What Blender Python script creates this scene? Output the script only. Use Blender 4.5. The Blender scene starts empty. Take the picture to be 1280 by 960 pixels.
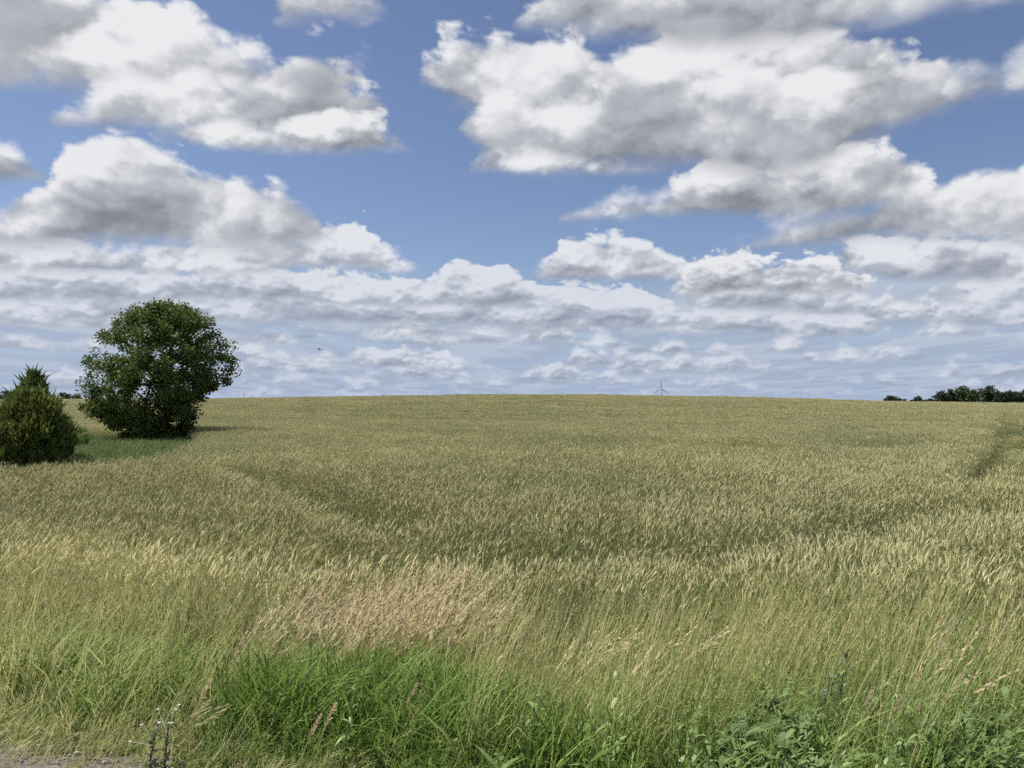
import bpy, math, random
import numpy as np
from mathutils import Vector, Matrix, Euler

# ------------------------------------------------------------------ camera
scene = bpy.context.scene
F_PX, CX, CY, HORIZON = 963.0, 640.0, 480.0, 505.0      # photograph: 1280 x 960
EYE = 1.70
PITCH = math.atan((HORIZON - CY) / F_PX)
cam_data = bpy.data.cameras.new('camera')
cam_data.sensor_width = 36.0
cam_data.lens = F_PX / 1280.0 * 36.0
cam_data.clip_start = 0.05
cam_data.clip_end = 30000.0
cam = bpy.data.objects.new('camera', cam_data)
cam.location = (0, 0, EYE)
cam.rotation_euler = (math.pi / 2 + PITCH, 0, 0)
scene.collection.objects.link(cam)
scene.camera = cam

SUN_AZ = math.radians(-84.0)     # from the left, high
SUN_EL = math.radians(59.0)

vs = scene.view_settings
vs.view_transform = 'Standard'
vs.look = 'None'
vs.gamma = 1.0
EXPOSURE = 0.68
vs.exposure = EXPOSURE
vs.use_curve_mapping = False
scene.cycles.max_bounces = 5
scene.cycles.diffuse_bounces = 2
scene.cycles.glossy_bounces = 2
scene.cycles.transmission_bounces = 4
scene.cycles.transparent_max_bounces = 4
scene.cycles.use_denoising = False
scene.cycles.use_adaptive_sampling = True
scene.cycles.adaptive_threshold = 0.02
scene.cycles.adaptive_min_samples = 8


def ray(px, py):
    """unit world direction of a photograph pixel"""
    v = np.array([(px - CX) / F_PX, 1.0, (CY - py) / F_PX])
    c, s = math.cos(PITCH), math.sin(PITCH)
    v = np.array([v[0], v[1] * c - v[2] * s, v[1] * s + v[2] * c])
    return v / np.linalg.norm(v)


# ------------------------------------------------------------------ sky
world = bpy.data.worlds.new('World')
scene.world = world
world.use_nodes = True
world.cycles.sampling_method = 'NONE'
wt = world.node_tree
wt.nodes.clear()


class N:
    """a node socket with arithmetic"""
    tree = wt

    def __init__(self, s):
        self.s = s

    @staticmethod
    def op(kind, *a, clamp=False):
        n = N.tree.nodes.new('ShaderNodeMath')
        n.operation = kind
        n.use_clamp = clamp
        for i, x in enumerate(a):
            if isinstance(x, N):
                N.tree.links.new(x.s, n.inputs[i])
            else:
                n.inputs[i].default_value = x
        return N(n.outputs[0])

    def __add__(self, o): return N.op('ADD', self, o)
    __radd__ = __add__
    def __sub__(self, o): return N.op('SUBTRACT', self, o)
    def __rsub__(self, o): return N.op('SUBTRACT', o, self)
    def __mul__(self, o): return N.op('MULTIPLY', self, o)
    __rmul__ = __mul__
    def __truediv__(self, o): return N.op('DIVIDE', self, o)
    def __rtruediv__(self, o): return N.op('DIVIDE', o, self)
    def min(self, o): return N.op('MINIMUM', self, o)
    def max(self, o): return N.op('MAXIMUM', self, o)
    def clamp(self): return N.op('ADD', self, 0.0, clamp=True)


def smooth(x, lo, hi):
    n = N.tree.nodes.new('ShaderNodeMapRange')
    n.interpolation_type = 'SMOOTHSTEP'
    N.tree.links.new(x.s, n.inputs['Value'])
    for k, v in (('From Min', lo), ('From Max', hi)):
        if isinstance(v, N):
            N.tree.links.new(v.s, n.inputs[k])
        else:
            n.inputs[k].default_value = v
    return N(n.outputs['Result'])


def vec(x, y, z):
    n = N.tree.nodes.new('ShaderNodeCombineXYZ')
    for i, v in enumerate((x, y, z)):
        if isinstance(v, N):
            N.tree.links.new(v.s, n.inputs[i])
        else:
            n.inputs[i].default_value = v
    return N(n.outputs[0])


def mix(f, a, b):
    n = N.tree.nodes.new('ShaderNodeMix')
    n.data_type = 'RGBA'
    for i, x in ((0, f), (6, a), (7, b)):
        if isinstance(x, N):
            N.tree.links.new(x.s, n.inputs[i])
        else:
            n.inputs[i].default_value = x if i == 0 else (*x, 1)
    return N(n.outputs[2])


def curve(x, pts):
    n = N.tree.nodes.new('ShaderNodeFloatCurve')
    m = n.mapping
    m.use_clip = False
    c = m.curves[0]
    pts = sorted(pts)
    c.points[0].location = pts[0]
    c.points[1].location = pts[-1]
    for p in pts[1:-1]:
        c.points.new(*p)
    for p in c.points:
        p.handle_type = 'AUTO_CLAMPED'
    m.update()
    N.tree.links.new(x.s, n.inputs['Value'])
    return N(n.outputs[0])


SKY_STRENGTH = 0.0583
tc = wt.nodes.new('ShaderNodeTexCoord')
sep = wt.nodes.new('ShaderNodeSeparateXYZ')
wt.links.new(tc.outputs['Generated'], sep.inputs[0])
dx, dy, dz = (N(sep.outputs[i]) for i in range(3))
hl = N.op('SQRT', dx * dx + dy * dy + 1e-6)
tv = (dz / hl).min(1.6)                   # tangent of the elevation
az = N.op('ARCTAN2', dx, dy)

sky = wt.nodes.new('ShaderNodeTexSky')
sky.sky_type = 'NISHITA'
sky.sun_disc = False
sky.sun_elevation = SUN_EL
sky.sun_rotation = SUN_AZ % (2 * math.pi)
sky.altitude = 100
sky.air_density = 1.0
sky.dust_density = 0.35
sky.ozone_density = 2.0
hsv = wt.nodes.new('ShaderNodeHueSaturation')
hsv.inputs['Hue'].default_value = 0.5
hsv.inputs['Saturation'].default_value = 0.93
wt.links.new(sky.outputs[0], hsv.inputs['Color'])
wb = wt.nodes.new('ShaderNodeMix')          # the camera's white balance
wb.data_type = 'RGBA'
wb.blend_type = 'MULTIPLY'
wb.inputs[0].default_value = 1.0
wt.links.new(hsv.outputs[0], wb.inputs[6])
wb.inputs[7].default_value = (1.0, 1.0, 1.12, 1)
clear = N(wb.outputs[2])


def bgshader(col, strength=1.0):
    n = wt.nodes.new('ShaderNodeBackground')
    n.inputs['Strength'].default_value = strength if strength < 1 else 2 ** -EXPOSURE      # cloud whites are given as they print
    if isinstance(col, N):
        wt.links.new(col.s, n.inputs['Color'])
    else:
        n.inputs['Color'].default_value = (*col, 1)
    return n.outputs[0]


def over(fac, under, top):
    """shader mix: where a cloud is opaque nothing behind it is evaluated"""
    n = wt.nodes.new('ShaderNodeMixShader')
    wt.links.new(fac.s, n.inputs[0])
    wt.links.new(under, n.inputs[1])
    wt.links.new(top, n.inputs[2])
    return n.outputs[0]


AZ_SPAN = 0.66                            # the traced stretch of sky; beyond it the same banks go on, mirrored
WARP = None
V0, V1 = -0.1, 0.7


def az_v(px, py):
    d = ray(px, py)
    return math.atan2(d[0], d[1]), d[2] / math.hypot(d[0], d[1])


def trace(*pts):
    global WARP
    if WARP is None:                      # outlines wander a little, so that no bank ends in a clean wedge
        wn = noise2(az * 11, tv * 17 + 4.0, 4, 0.6) - 0.5
        azw = az + wn * 0.085
        WARP = N.op('PINGPONG', azw + AZ_SPAN, 2 * AZ_SPAN) / (2 * AZ_SPAN)
    azm = WARP
    out = []
    for px, py in pts:
        a, v = az_v(px, py)
        out.append((min(max((a + AZ_SPAN) / (2 * AZ_SPAN), 0), 1), (v - V0) / (V1 - V0)))
    return curve(azm, out) * (V1 - V0) + V0


def noise2(x, y, detail=5, rough=0.55, lac=2.05):
    n = N.tree.nodes.new('ShaderNodeTexNoise')
    n.noise_dimensions = '2D'
    N.tree.links.new(vec(x, y, 0.0).s, n.inputs['Vector'])
    n.inputs['Scale'].default_value = 1.0
    n.inputs['Detail'].default_value = detail
    n.inputs['Roughness'].default_value = rough
    n.inputs['Lacunarity'].default_value = lac
    return N(n.outputs['Fac'])


def lobes(x, y, detail=1.0):
    n = N.tree.nodes.new('ShaderNodeTexVoronoi')
    n.voronoi_dimensions = '2D'
    n.feature = 'F1'
    n.normalize = True
    N.tree.links.new(vec(x, y, 0.0).s, n.inputs['Vector'])
    n.inputs['Scale'].default_value = 1.0
    n.inputs['Detail'].default_value = detail
    n.inputs['Roughness'].default_value = 0.6
    n.inputs['Lacunarity'].default_value = 2.3
    return N(n.outputs['Distance'])


WHITE = (0.83, 0.835, 0.855)
MID = (0.50, 0.52, 0.565)
GREY = (0.235, 0.25, 0.285)
AIR = (0.36, 0.46, 0.66)     # distant air in front of the far rows
layer_no = [0]


def make_bank_group():
    """one bank of cumulus: billowing top, ragged flat base, lit from above left"""
    g = bpy.data.node_groups.new('cumulus_bank', 'ShaderNodeTree')
    names = ('az', 'tv', 'top', 'base', 'inv_s', 'ox', 'oy', 'amp', 'soft', 'flat', 'base_k', 'bright')
    for nm in names:
        g.interface.new_socket(nm, in_out='INPUT', socket_type='NodeSocketFloat')
    g.interface.new_socket('alpha', in_out='OUTPUT', socket_type='NodeSocketFloat')
    g.interface.new_socket('color', in_out='OUTPUT', socket_type='NodeSocketColor')
    N.tree = g
    gi = g.nodes.new('NodeGroupInput')
    go = g.nodes.new('NodeGroupOutput')
    az, tv, top, base, inv_s, ox, oy, amp, soft, flat, base_k, bright = (N(gi.outputs[nm]) for nm in names)
    v = (tv) * inv_s                       # everything below in units of the bank's own lobe size
    t = top * inv_s
    bs = base * inv_s
    x0 = az * inv_s + ox
    y0 = v * flat + oy

    def field(da, dv, det, ld):
        x = x0 + da if da else x0
        y = y0 + flat * dv if dv else y0
        w = noise2(x * 0.62, y * 0.62, det, 0.55) - 0.5
        b = 0.40 - lobes(x * 1.25 + w * 1.5, y * 1.25 + w * 1.2, ld)
        return w * 2.2 + b * 1.35, w

    def env(dv):
        vv = v + dv
        return ((t - vv).min((vv - bs) * base_k)).min(0.8)

    n0, w0 = field(0, 0, 7, 1.5)
    n1, w1 = field(-0.06, 0.11, 5, 1.0)
    n2, w2 = field(-0.24, 0.44, 3, 0.0)
    calm = smooth(v - bs, -0.1, 0.7) * 0.62 + 0.38
    d0 = env(0.0) + n0 * (calm * amp) + 0.13
    e2 = env(0.3)
    h = ((v - bs + w0 * 1.3) / ((t - bs).max(0.5))).clamp()
    rim = smooth(d0, 0.55, 0.0)
    alpha = smooth(d0, 0.0, soft * (3.2 - smooth(v - bs, 0.1, 0.9) * 2.0))      # crisp crowns, frayed base
    lit = (n0 - n1) * 0.46 + (n0 - n2) * 0.38 + (h - 0.5) * 0.80 + (d0 - e2) * 0.12 + rim * 0.16 + bright + 0.35
    col = mix(smooth(lit, -0.42, 0.50), GREY, MID)
    col = mix(smooth(lit, 0.28, 0.86), col, WHITE)
    g.links.new(alpha.s, go.inputs['alpha'])
    g.links.new(col.s, go.inputs['color'])
    N.tree = wt
    return g


bank_group = make_bank_group()


def bank(under, top, base, S, amp=0.52, soft=0.13, far=0.0, opacity=1.0, flat=1.3, bright=0.0, base_k=1.3):
    layer_no[0] += 1
    k = layer_no[0]
    n = wt.nodes.new('ShaderNodeGroup')
    n.node_tree = bank_group
    for nm, x in (('az', az), ('tv', tv), ('top', top), ('base', base), ('inv_s', 1 / S), ('ox', 13.7 * k), ('oy', 7.13 * k), ('amp', amp),
                  ('soft', soft), ('flat', flat), ('base_k', base_k), ('bright', bright)):
        if isinstance(x, N):
            wt.links.new(x.s, n.inputs[nm])
        else:
            n.inputs[nm].default_value = x
    alpha, col = N(n.outputs['alpha']), N(n.outputs['color'])
    if opacity < 1:
        alpha = alpha * opacity
    if far:
        col = mix(far, col, AIR)
    return over(alpha, under, bgshader(col))


def row(under, py_base, py_height, S, freq, cover, far, opacity=1.0):
    """a far row of small cumulus, all round the horizon"""
    b = (HORIZON - py_base) / F_PX
    hgt = py_height / F_PX
    seed = py_base * 1.37
    m = noise2(az * freq + seed, seed * 0.7, 2.0, 0.6)
    base = (noise2(az * (freq * 0.4) + seed, 3.3, 0.0) - 0.5) * (hgt * 1.6) + b
    top = base + (m - (1.0 - cover)) * (hgt * 4.0)
    return bank(under, top, base, S, amp=0.36, soft=0.2, far=far, opacity=opacity, flat=1.8, base_k=1.8, bright=0.04)


def banks(*clouds):
    """top and base outline of one layer from separate clouds, each ((x, top, base), ...) left to right; between them nothing"""
    top, base = [], []
    prev = None
    for c in clouds:
        if prev is None:
            if c[0][0] > -40:
                top.append((-70, c[0][2] + 40)); base.append((-70, c[0][2] - 10))
                top.append((c[0][0] - 45, c[0][2] + 40)); base.append((c[0][0] - 45, c[0][2] - 10))
        else:
            for x, p in ((prev[0] + 40, prev), (c[0][0] - 40, c[0])):
                top.append((x, p[2] + 40)); base.append((x, p[2] - 10))
        for x, t, b in c:
            top.append((x, t)); base.append((x, b))
        prev = c[-1]
    if prev[0] < 1300:
        top.append((prev[0] + 40, prev[2] + 40)); base.append((prev[0] + 40, prev[2] - 10))
        top.append((1350, prev[2] + 40)); base.append((1350, prev[2] - 10))
    top = [p for i, p in enumerate(top) if i == 0 or p[0] > top[i - 1][0]]
    base = [p for i, p in enumerate(base) if i == 0 or p[0] > base[i - 1][0]]
    return trace(*top), trace(*base)


# --- near the horizon: a broken field of small cumulus seen edge on, through much air
pd = tv + 0.022
pn = noise2(az * 0.75 / pd, 0.26 / pd, 3, 0.5)
pcol = mix(smooth(pn, 0.38, 0.62), (0.35, 0.41, 0.53), (0.54, 0.59, 0.68))
air_f = smooth(tv, 0.16, 0.0)
low_clear = mix(air_f * 0.92, clear, tuple(c * 2 ** -EXPOSURE / SKY_STRENGTH for c in AIR))
pcol = mix(air_f * 0.5, pcol, AIR)


def low_clouds():
    lo = over(smooth(pn, 0.26, 0.50) * (0.92 - smooth(tv, 0.11, 0.19) * 0.92), bgshader(low_clear, SKY_STRENGTH), bgshader(pcol))
    lo = row(lo, 499, 12, 0.018, 18, 0.65, 0.58, 0.8)
    lo = row(lo, 487, 15, 0.022, 15, 0.645, 0.50, 0.9)
    lo = row(lo, 473, 18, 0.026, 12, 0.645, 0.42, 0.95)
    lo = row(lo, 456, 20, 0.030, 10, 0.645, 0.34, 0.97)
    lo = row(lo, 438, 22, 0.034, 8, 0.645, 0.28, 0.98)
    lo = row(lo, 420, 24, 0.038, 7, 0.64, 0.24)
    lo = bank(lo, *banks(((-60, 362, 405), (60, 355, 402), (200, 368, 404), (330, 352, 402), (420, 360, 404), (540, 378, 408), (620, 366, 410), (730, 362, 412), (800, 370, 412), (860, 392, 415), (960, 386, 420), (1070, 388, 420), (1110, 405, 415)),
                         ((1165, 385, 400), (1200, 366, 404), (1260, 372, 408), (1340, 370, 408))), 0.042, far=0.33, flat=1.8, bright=0.10)
    lo = bank(lo, *banks(((-60, 330, 378), (60, 335, 376), (180, 345, 380), (240, 340, 378), (330, 335, 376), (470, 345, 382), (530, 352, 384), (560, 333, 382), (600, 332, 384), (640, 342, 386), (680, 362, 384), (700, 375, 382)),
                         ((850, 362, 372), (872, 350, 384), (960, 345, 390), (1060, 350, 394), (1090, 375, 392)), ((1120, 362, 372), (1180, 352, 380), (1340, 350, 378))), 0.046, far=0.27, flat=1.7, bright=0.07)
    return lo


def mid_clouds(u):
    layer_no[0] = 40
    u = bank(u, *banks(((480, 330, 338), (505, 322, 338), (540, 330, 338)), ((665, 325, 330), (690, 316, 332), (740, 318, 332)), ((880, 322, 330), (940, 300, 330), (1050, 296, 326), (1100, 300, 330))), 0.05, amp=0.7, far=0.45, opacity=0.35, flat=1.9, bright=-0.10, soft=0.7)
    u = bank(u, *banks(((-60, 305, 338), (20, 306, 340), (90, 308, 340), (170, 312, 342), (280, 304, 340), (390, 292, 336), (418, 280, 334), (440, 276, 335), (462, 292, 337), (492, 318, 340), (515, 332, 340)),
                       ((676, 344, 350), (695, 326, 352), (722, 306, 352), (770, 302, 351), (820, 303, 350), (846, 318, 350), (862, 338, 350)),
                       ((1040, 312, 322), (1085, 300, 345), (1180, 300, 352), (1340, 296, 352))), 0.055, amp=0.42, far=0.16, flat=1.5, bright=0.04)
    u = bank(u, *banks(((838, 356, 364), (858, 336, 370), (900, 320, 368), (935, 318, 366), (962, 334, 366), (990, 330, 368), (1030, 326, 368), (1060, 332, 366), (1085, 356, 366))), 0.040, amp=0.42, far=0.06, flat=1.5, bright=0.08)
    u = bank(u, *banks(((-60, 270, 316), (0, 262, 316), (50, 232, 314), (100, 205, 312), (150, 198, 310), (195, 203, 310), (240, 218, 312), (300, 230, 314), (350, 240, 316), (390, 256, 312), (412, 282, 306)),
                       ((950, 302, 308), (985, 284, 308), (1040, 268, 308), (1085, 252, 306), (1112, 234, 304), (1150, 220, 302), (1182, 232, 300), (1225, 220, 300), (1280, 214, 300), (1350, 216, 300))), 0.095, amp=0.42, far=0.03)
    return u


def high_clouds(u):
    layer_no[0] = 60
    u = bank(u, *banks(((40, 180, 190), (80, 172, 196), (130, 180, 192)), ((440, 82, 100), (458, 64, 104), (472, 84, 100)), ((676, 270, 276), (692, 265, 277), (712, 270, 276)), ((745, 286, 292), (780, 276, 294), (830, 276, 294), (860, 288, 296))), 0.05, amp=0.7, far=0.4, opacity=0.4, flat=1.8, bright=-0.08, soft=0.7)
    u = bank(u, *banks(((-60, 178, 232), (0, 182, 232), (30, 198, 230), (48, 218, 228)),
                       ((720, 266, 272), (760, 252, 270), (830, 246, 268), (872, 216, 270), (930, 214, 274), (1000, 206, 274), (1080, 186, 262), (1120, 186, 246), (1150, 206, 240), (1165, 226, 240))), 0.08, amp=0.42)
    u = bank(u, *banks(((-60, 30, 112), (0, 36, 110), (60, 44, 104), (130, 40, 106), (195, 32, 108), (235, 24, 110), (268, 42, 112), (300, 62, 112), (330, 92, 112)),
                       ((545, 78, 104), (560, 56, 122), (600, 52, 138), (650, 54, 158), (700, 52, 158), (740, 62, 150), (800, 70, 140), (850, 60, 150), (925, 48, 160), (985, 64, 160), (1055, 44, 160), (1110, 44, 150), (1160, 56, 140), (1190, 84, 136), (1240, 88, 118), (1350, 60, 100))), 0.12)
    u = bank(u, *banks(((86, 142, 154), (115, 112, 156), (180, 100, 158), (260, 100, 162), (330, 84, 172), (380, 70, 178), (422, 72, 178), (450, 96, 172), (468, 130, 165)),
                       ((598, 150, 172), (630, 126, 200), (672, 136, 208), (720, 132, 210), (775, 98, 210), (850, 112, 212), (930, 100, 216), (1000, 110, 214), (1050, 120, 190), (1110, 118, 164), (1160, 112, 146))), 0.13, bright=-0.16)
    u = bank(u, *banks(((232, 164, 174), (262, 152, 182), (330, 154, 190), (400, 148, 192), (462, 150, 192), (484, 168, 188)),
                       ((604, 196, 214), (660, 190, 214), (700, 196, 212), (780, 206, 216), (830, 208, 214))), 0.07, amp=0.36, bright=0.08)
    u = bank(u, *banks(((-60, -80, 98), (20, -70, 96), (60, -50, 80), (90, -30, 58), (118, -14, 34), (140, 0, 14)), ((352, 18, 24), (380, -20, 26), (440, -20, 20), (462, 0, 10)),
                       ((662, 16, 28), (690, -30, 40), (800, -60, 46), (880, -70, 60), (960, -70, 62), (1040, -60, 46), (1110, -50, 20), (1190, -30, 4), (1350, -40, -12))), 0.13, amp=0.42, bright=0.05)
    return u


# three elevation bands, so that each direction evaluates only the clouds that can stand there
low = mid_clouds(low_clouds())
mid = high_clouds(mid_clouds(bgshader(clear, SKY_STRENGTH)))
# above the picture the same broken cumulus goes on
zn = noise2(dx / (dz + 0.3) * 2.2, dy / (dz + 0.3) * 2.2, 5, 0.55)
zenith = over(smooth(zn, 0.50, 0.62), bgshader(clear, SKY_STRENGTH), bgshader(MID))
step = lambda v: N.op('GREATER_THAN', tv, v)
surf = over(step(0.212), low, mid)
surf = over(step(0.66), surf, zenith)
surf = over(N.op('GREATER_THAN', dz, -0.02), bgshader((0.13, 0.12, 0.07)), surf)
wo = wt.nodes.new('ShaderNodeOutputWorld')
wt.links.new(surf, wo.inputs['Surface'])

# ------------------------------------------------------------------ sun
sun_data = bpy.data.lights.new('sun', 'SUN')
sun_data.energy = 5.0
sun_data.angle = math.radians(0.53)
sun_data.color = (1.0, 0.955, 0.88)
sun = bpy.data.objects.new('sun', sun_data)
sd = Vector((math.sin(SUN_AZ) * math.cos(SUN_EL), math.cos(SUN_AZ) * math.cos(SUN_EL), math.sin(SUN_EL)))
sun.rotation_euler = sd.to_track_quat('Z', 'Y').to_euler()
sun.location = sd * 50
scene.collection.objects.link(sun)
# ------------------------------------------------------------------ helpers
rng = np.random.default_rng(7)
random.seed(7)
TAU = 2 * math.pi
col = scene.collection


def fbm2(x, y, scale, seed=0, octaves=3):
    """cheap smooth value noise on arrays, about -1..1"""
    out = np.zeros(np.broadcast(x, y).shape)
    a, f, tot = 1.0, 1.0 / scale, 0.0
    for o in range(octaves):
        xs, ys = x * f + 17.3 * o + seed * 3.7, y * f + 9.1 * o + seed * 5.3
        xi, yi = np.floor(xs), np.floor(ys)
        fx, fy = xs - xi, ys - yi
        fx, fy = fx * fx * (3 - 2 * fx), fy * fy * (3 - 2 * fy)

        def h(i, j):
            v = np.sin((xi + i) * 127.1 + (yi + j) * 311.7 + seed * 74.7) * 43758.5453
            return (v - np.floor(v)) * 2 - 1
        out = out + a * ((h(0, 0) * (1 - fx) + h(1, 0) * fx) * (1 - fy) + (h(0, 1) * (1 - fx) + h(1, 1) * fx) * fy)
        tot += a
        a *= 0.5
        f *= 2.03
    return out / tot


def sstep(t):
    t = np.clip(t, 0, 1)
    return t * t * (3 - 2 * t)


def road_edge(x):
    return 3.02 - 0.34 * x - 0.10 * np.sin(x * 1.3)


CREST_PX = [-400, 0, 270, 400, 600, 720, 830, 950, 1100, 1280, 1700]
CREST_Y = [503, 500.5, 499.5, 497, 494, 494, 495.5, 497.5, 502, 504.5, 507]
CREST_R = 230.0


def ground_z(x, y):
    x, y = np.asarray(x, float), np.asarray(y, float)
    r = np.hypot(x, y)
    px = np.where(y > 0.05 * r, CX + F_PX * x / np.maximum(y, 0.05 * r + 1e-6), np.where(x > 0, 1700, -400))
    cy_ = np.interp(px, CREST_PX, CREST_Y)
    H = EYE - 0.85 + CREST_R * (HORIZON - cy_) / F_PX
    H = np.where(y > 0, H, 0.5)
    field = -0.40 + fbm2(x, y, 9.0, 3) * 0.06
    t = sstep((r - 38) / (CREST_R - 38))
    z = field + (H + 0.4) * t
    z = z - (H + 5.0) * sstep((r - CREST_R) / 480.0) * (y > -50)
    d = y - road_edge(x)
    zv = np.where(d < 0, -0.03, -0.03 - 0.0 * d)
    w = sstep(d / 2.6)
    near = zv * (1 - w) + z * w
    return near


def P(px, py, z):
    """point on the level z seen at a photograph pixel"""
    d = ray(px, py)
    t = (z - EYE) / d[2]
    return np.array([d[0] * t, d[1] * t, z])


def on_ground(px, dist):
    """ground point in the photograph's column px at forward distance dist"""
    x = (px - CX) / F_PX * dist
    return Vector((x, dist, float(ground_z(x, dist))))


def project(x, y, z):
    c, s = math.cos(PITCH), math.sin(PITCH)
    zz = z - EYE
    yc = y * c + zz * s
    zc = -y * s + zz * c
    yc = np.maximum(yc, 0.05)
    return CX + F_PX * x / yc, CY - F_PX * zc / yc


def tag(o, label=None, cat=None, group=None, kind=None):
    for k, v in (('label', label), ('category', cat), ('group', group), ('kind', kind)):
        if v:
            o[k] = v
    return o


def empty(name, loc, label, cat, group=None, rz=0.0):
    o = bpy.data.objects.new(name, None)
    o.location = loc
    o.rotation_euler = (0, 0, rz)
    o.empty_display_size = 0.2
    col.objects.link(o)
    return tag(o, label, cat, group)


class MB:
    def __init__(self):
        self.v, self.f, self.m, self.n = [], [], [], 0

    def add(self, verts, faces, mat=0):
        verts = np.asarray(verts, float).reshape(-1, 3)
        self.v.append(verts)
        for f in faces:
            self.f.append(tuple(i + self.n for i in f))
            self.m.append(mat)
        self.n += len(verts)

    def strip(self, pts, widths, side, mat=0):
        """flat ribbon along pts; the last width may be 0"""
        side = np.asarray(side, float)
        V, k = [], len(pts)
        for p, w in zip(pts, widths):
            V.append(p - side * w * 0.5)
            V.append(p + side * w * 0.5)
        Fc = [(2 * i, 2 * i + 1, 2 * i + 3, 2 * i + 2) for i in range(k - 2)]
        if widths[-1] == 0:
            Fc.append((2 * k - 4, 2 * k - 3, 2 * k - 2))
        else:
            Fc.append((2 * k - 4, 2 * k - 3, 2 * k - 1, 2 * k - 2))
        self.add(V, Fc, mat)

    def tube(self, pts, radii, sides=5, mat=0, cap=True):
        pts = [np.asarray(p, float) for p in pts]
        V, Fc = [], []
        for i, (p, r) in enumerate(zip(pts, radii)):
            d = pts[min(i + 1, len(pts) - 1)] - pts[max(i - 1, 0)]
            d = d / (np.linalg.norm(d) + 1e-9)
            a = np.cross(d, [0.31, 0.95, 0.05])
            if np.linalg.norm(a) < 1e-3:
                a = np.cross(d, [1, 0, 0])
            a /= np.linalg.norm(a)
            b = np.cross(d, a)
            for k in range(sides):
                t = TAU * k / sides
                V.append(p + r * (math.cos(t) * a + math.sin(t) * b))
        for i in range(len(pts) - 1):
            for k in range(sides):
                k2 = (k + 1) % sides
                Fc.append((i * sides + k, i * sides + k2, (i + 1) * sides + k2, (i + 1) * sides + k))
        if cap:
            Fc.append(tuple(range(sides - 1, -1, -1)))
            Fc.append(tuple((len(pts) - 1) * sides + k for k in range(sides)))
        self.add(V, Fc, mat)

    def mesh(self, name, mats, smooth=False):
        me = bpy.data.meshes.new(name)
        me.from_pydata(np.concatenate(self.v).tolist(), [], self.f)
        for m in mats:
            me.materials.append(m)
        if len(mats) > 1:
            me.polygons.foreach_set('material_index', self.m)
        if smooth:
            me.polygons.foreach_set('use_smooth', [True] * len(me.polygons))
        me.update()
        return me

    def build(self, name, mats, parent=None, smooth=False, link=True):
        if not isinstance(mats, (list, tuple)):
            mats = [mats]
        o = bpy.data.objects.new(name, self.mesh(name, mats, smooth))
        if link:
            col.objects.link(o)
        if parent:
            o.parent = parent
        return o


def big_mesh(name, V, Fq, mats, smooth=False):
    """fast mesh from arrays of triangles or quads"""
    me = bpy.data.meshes.new(name)
    n, k = Fq.shape
    me.vertices.add(len(V))
    me.vertices.foreach_set('co', V.astype(np.float32).ravel())
    me.loops.add(n * k)
    me.loops.foreach_set('vertex_index', Fq.astype(np.int32).ravel())
    me.polygons.add(n)
    me.polygons.foreach_set('loop_start', np.arange(0, n * k, k, dtype=np.int32))
    me.polygons.foreach_set('loop_total', np.full(n, k, dtype=np.int32))
    if smooth:
        me.polygons.foreach_set('use_smooth', np.ones(n, dtype=bool))
    for m in mats:
        me.materials.append(m)
    me.update(calc_edges=True)
    return me


# ------------------------------------------------------------------ materials
def new_mat(name):
    m = bpy.data.materials.new(name)
    m.use_nodes = True
    t = m.node_tree
    t.nodes.clear()
    out = t.nodes.new('ShaderNodeOutputMaterial')
    N.tree = t
    return m, t, out


def node_out(t, kind, name, **props):
    n = t.nodes.new(kind)
    for k, v in props.items():
        setattr(n, k, v)
    return N(n.outputs[name])


def world_noise(t, scale, detail=3, rough=0.55):
    g = t.nodes.new('ShaderNodeNewGeometry')
    n = t.nodes.new('ShaderNodeTexNoise')
    t.links.new(g.outputs['Position'], n.inputs['Vector'])
    n.inputs['Scale'].default_value = scale
    n.inputs['Detail'].default_value = detail
    n.inputs['Roughness'].default_value = rough
    return N(n.outputs['Fac'])


def leafy(name, dark, light, tint_col=None, transl=0.35, rough=0.55, spec=0.25, patch=None, patch_scale=0.25, spread=1.0, green_col=(0.12, 0.18, 0.06)):
    """thin plant tissue: each instance its own shade between dark and light, light passing through"""
    m, t, out = new_mat(name)
    rnd = node_out(t, 'ShaderNodeObjectInfo', 'Random')
    gi = node_out(t, 'ShaderNodeNewGeometry', 'Random Per Island')
    f = (rnd * 0.45 + gi * 0.55 - 0.5) * spread + 0.5
    c = mix(f.clamp(), dark, light)
    if patch:
        c = mix(smooth(world_noise(t, patch_scale), 0.42, 0.66) * 0.75, c, patch)
    if tint_col:
        at = t.nodes.new('ShaderNodeAttribute')
        at.attribute_type = 'INSTANCER'
        at.attribute_name = 'tint'
        tf = N(at.outputs['Fac'])
        c = mix(tf.clamp(), c, tint_col)
        c = mix((tf * -1.0).clamp(), c, green_col)      # trodden or late, still green
    bs = t.nodes.new('ShaderNodeBsdfPrincipled')
    bs.inputs['Roughness'].default_value = rough
    bs.inputs['Specular IOR Level'].default_value = spec
    t.links.new(c.s, bs.inputs['Base Color'])
    tr = t.nodes.new('ShaderNodeBsdfTranslucent')
    t.links.new(c.s, tr.inputs['Color'])
    mx = t.nodes.new('ShaderNodeMixShader')
    mx.inputs[0].default_value = transl
    t.links.new(bs.outputs[0], mx.inputs[1])
    t.links.new(tr.outputs[0], mx.inputs[2])
    t.links.new(mx.outputs[0], out.inputs[0])
    N.tree = wt
    return m


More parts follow.
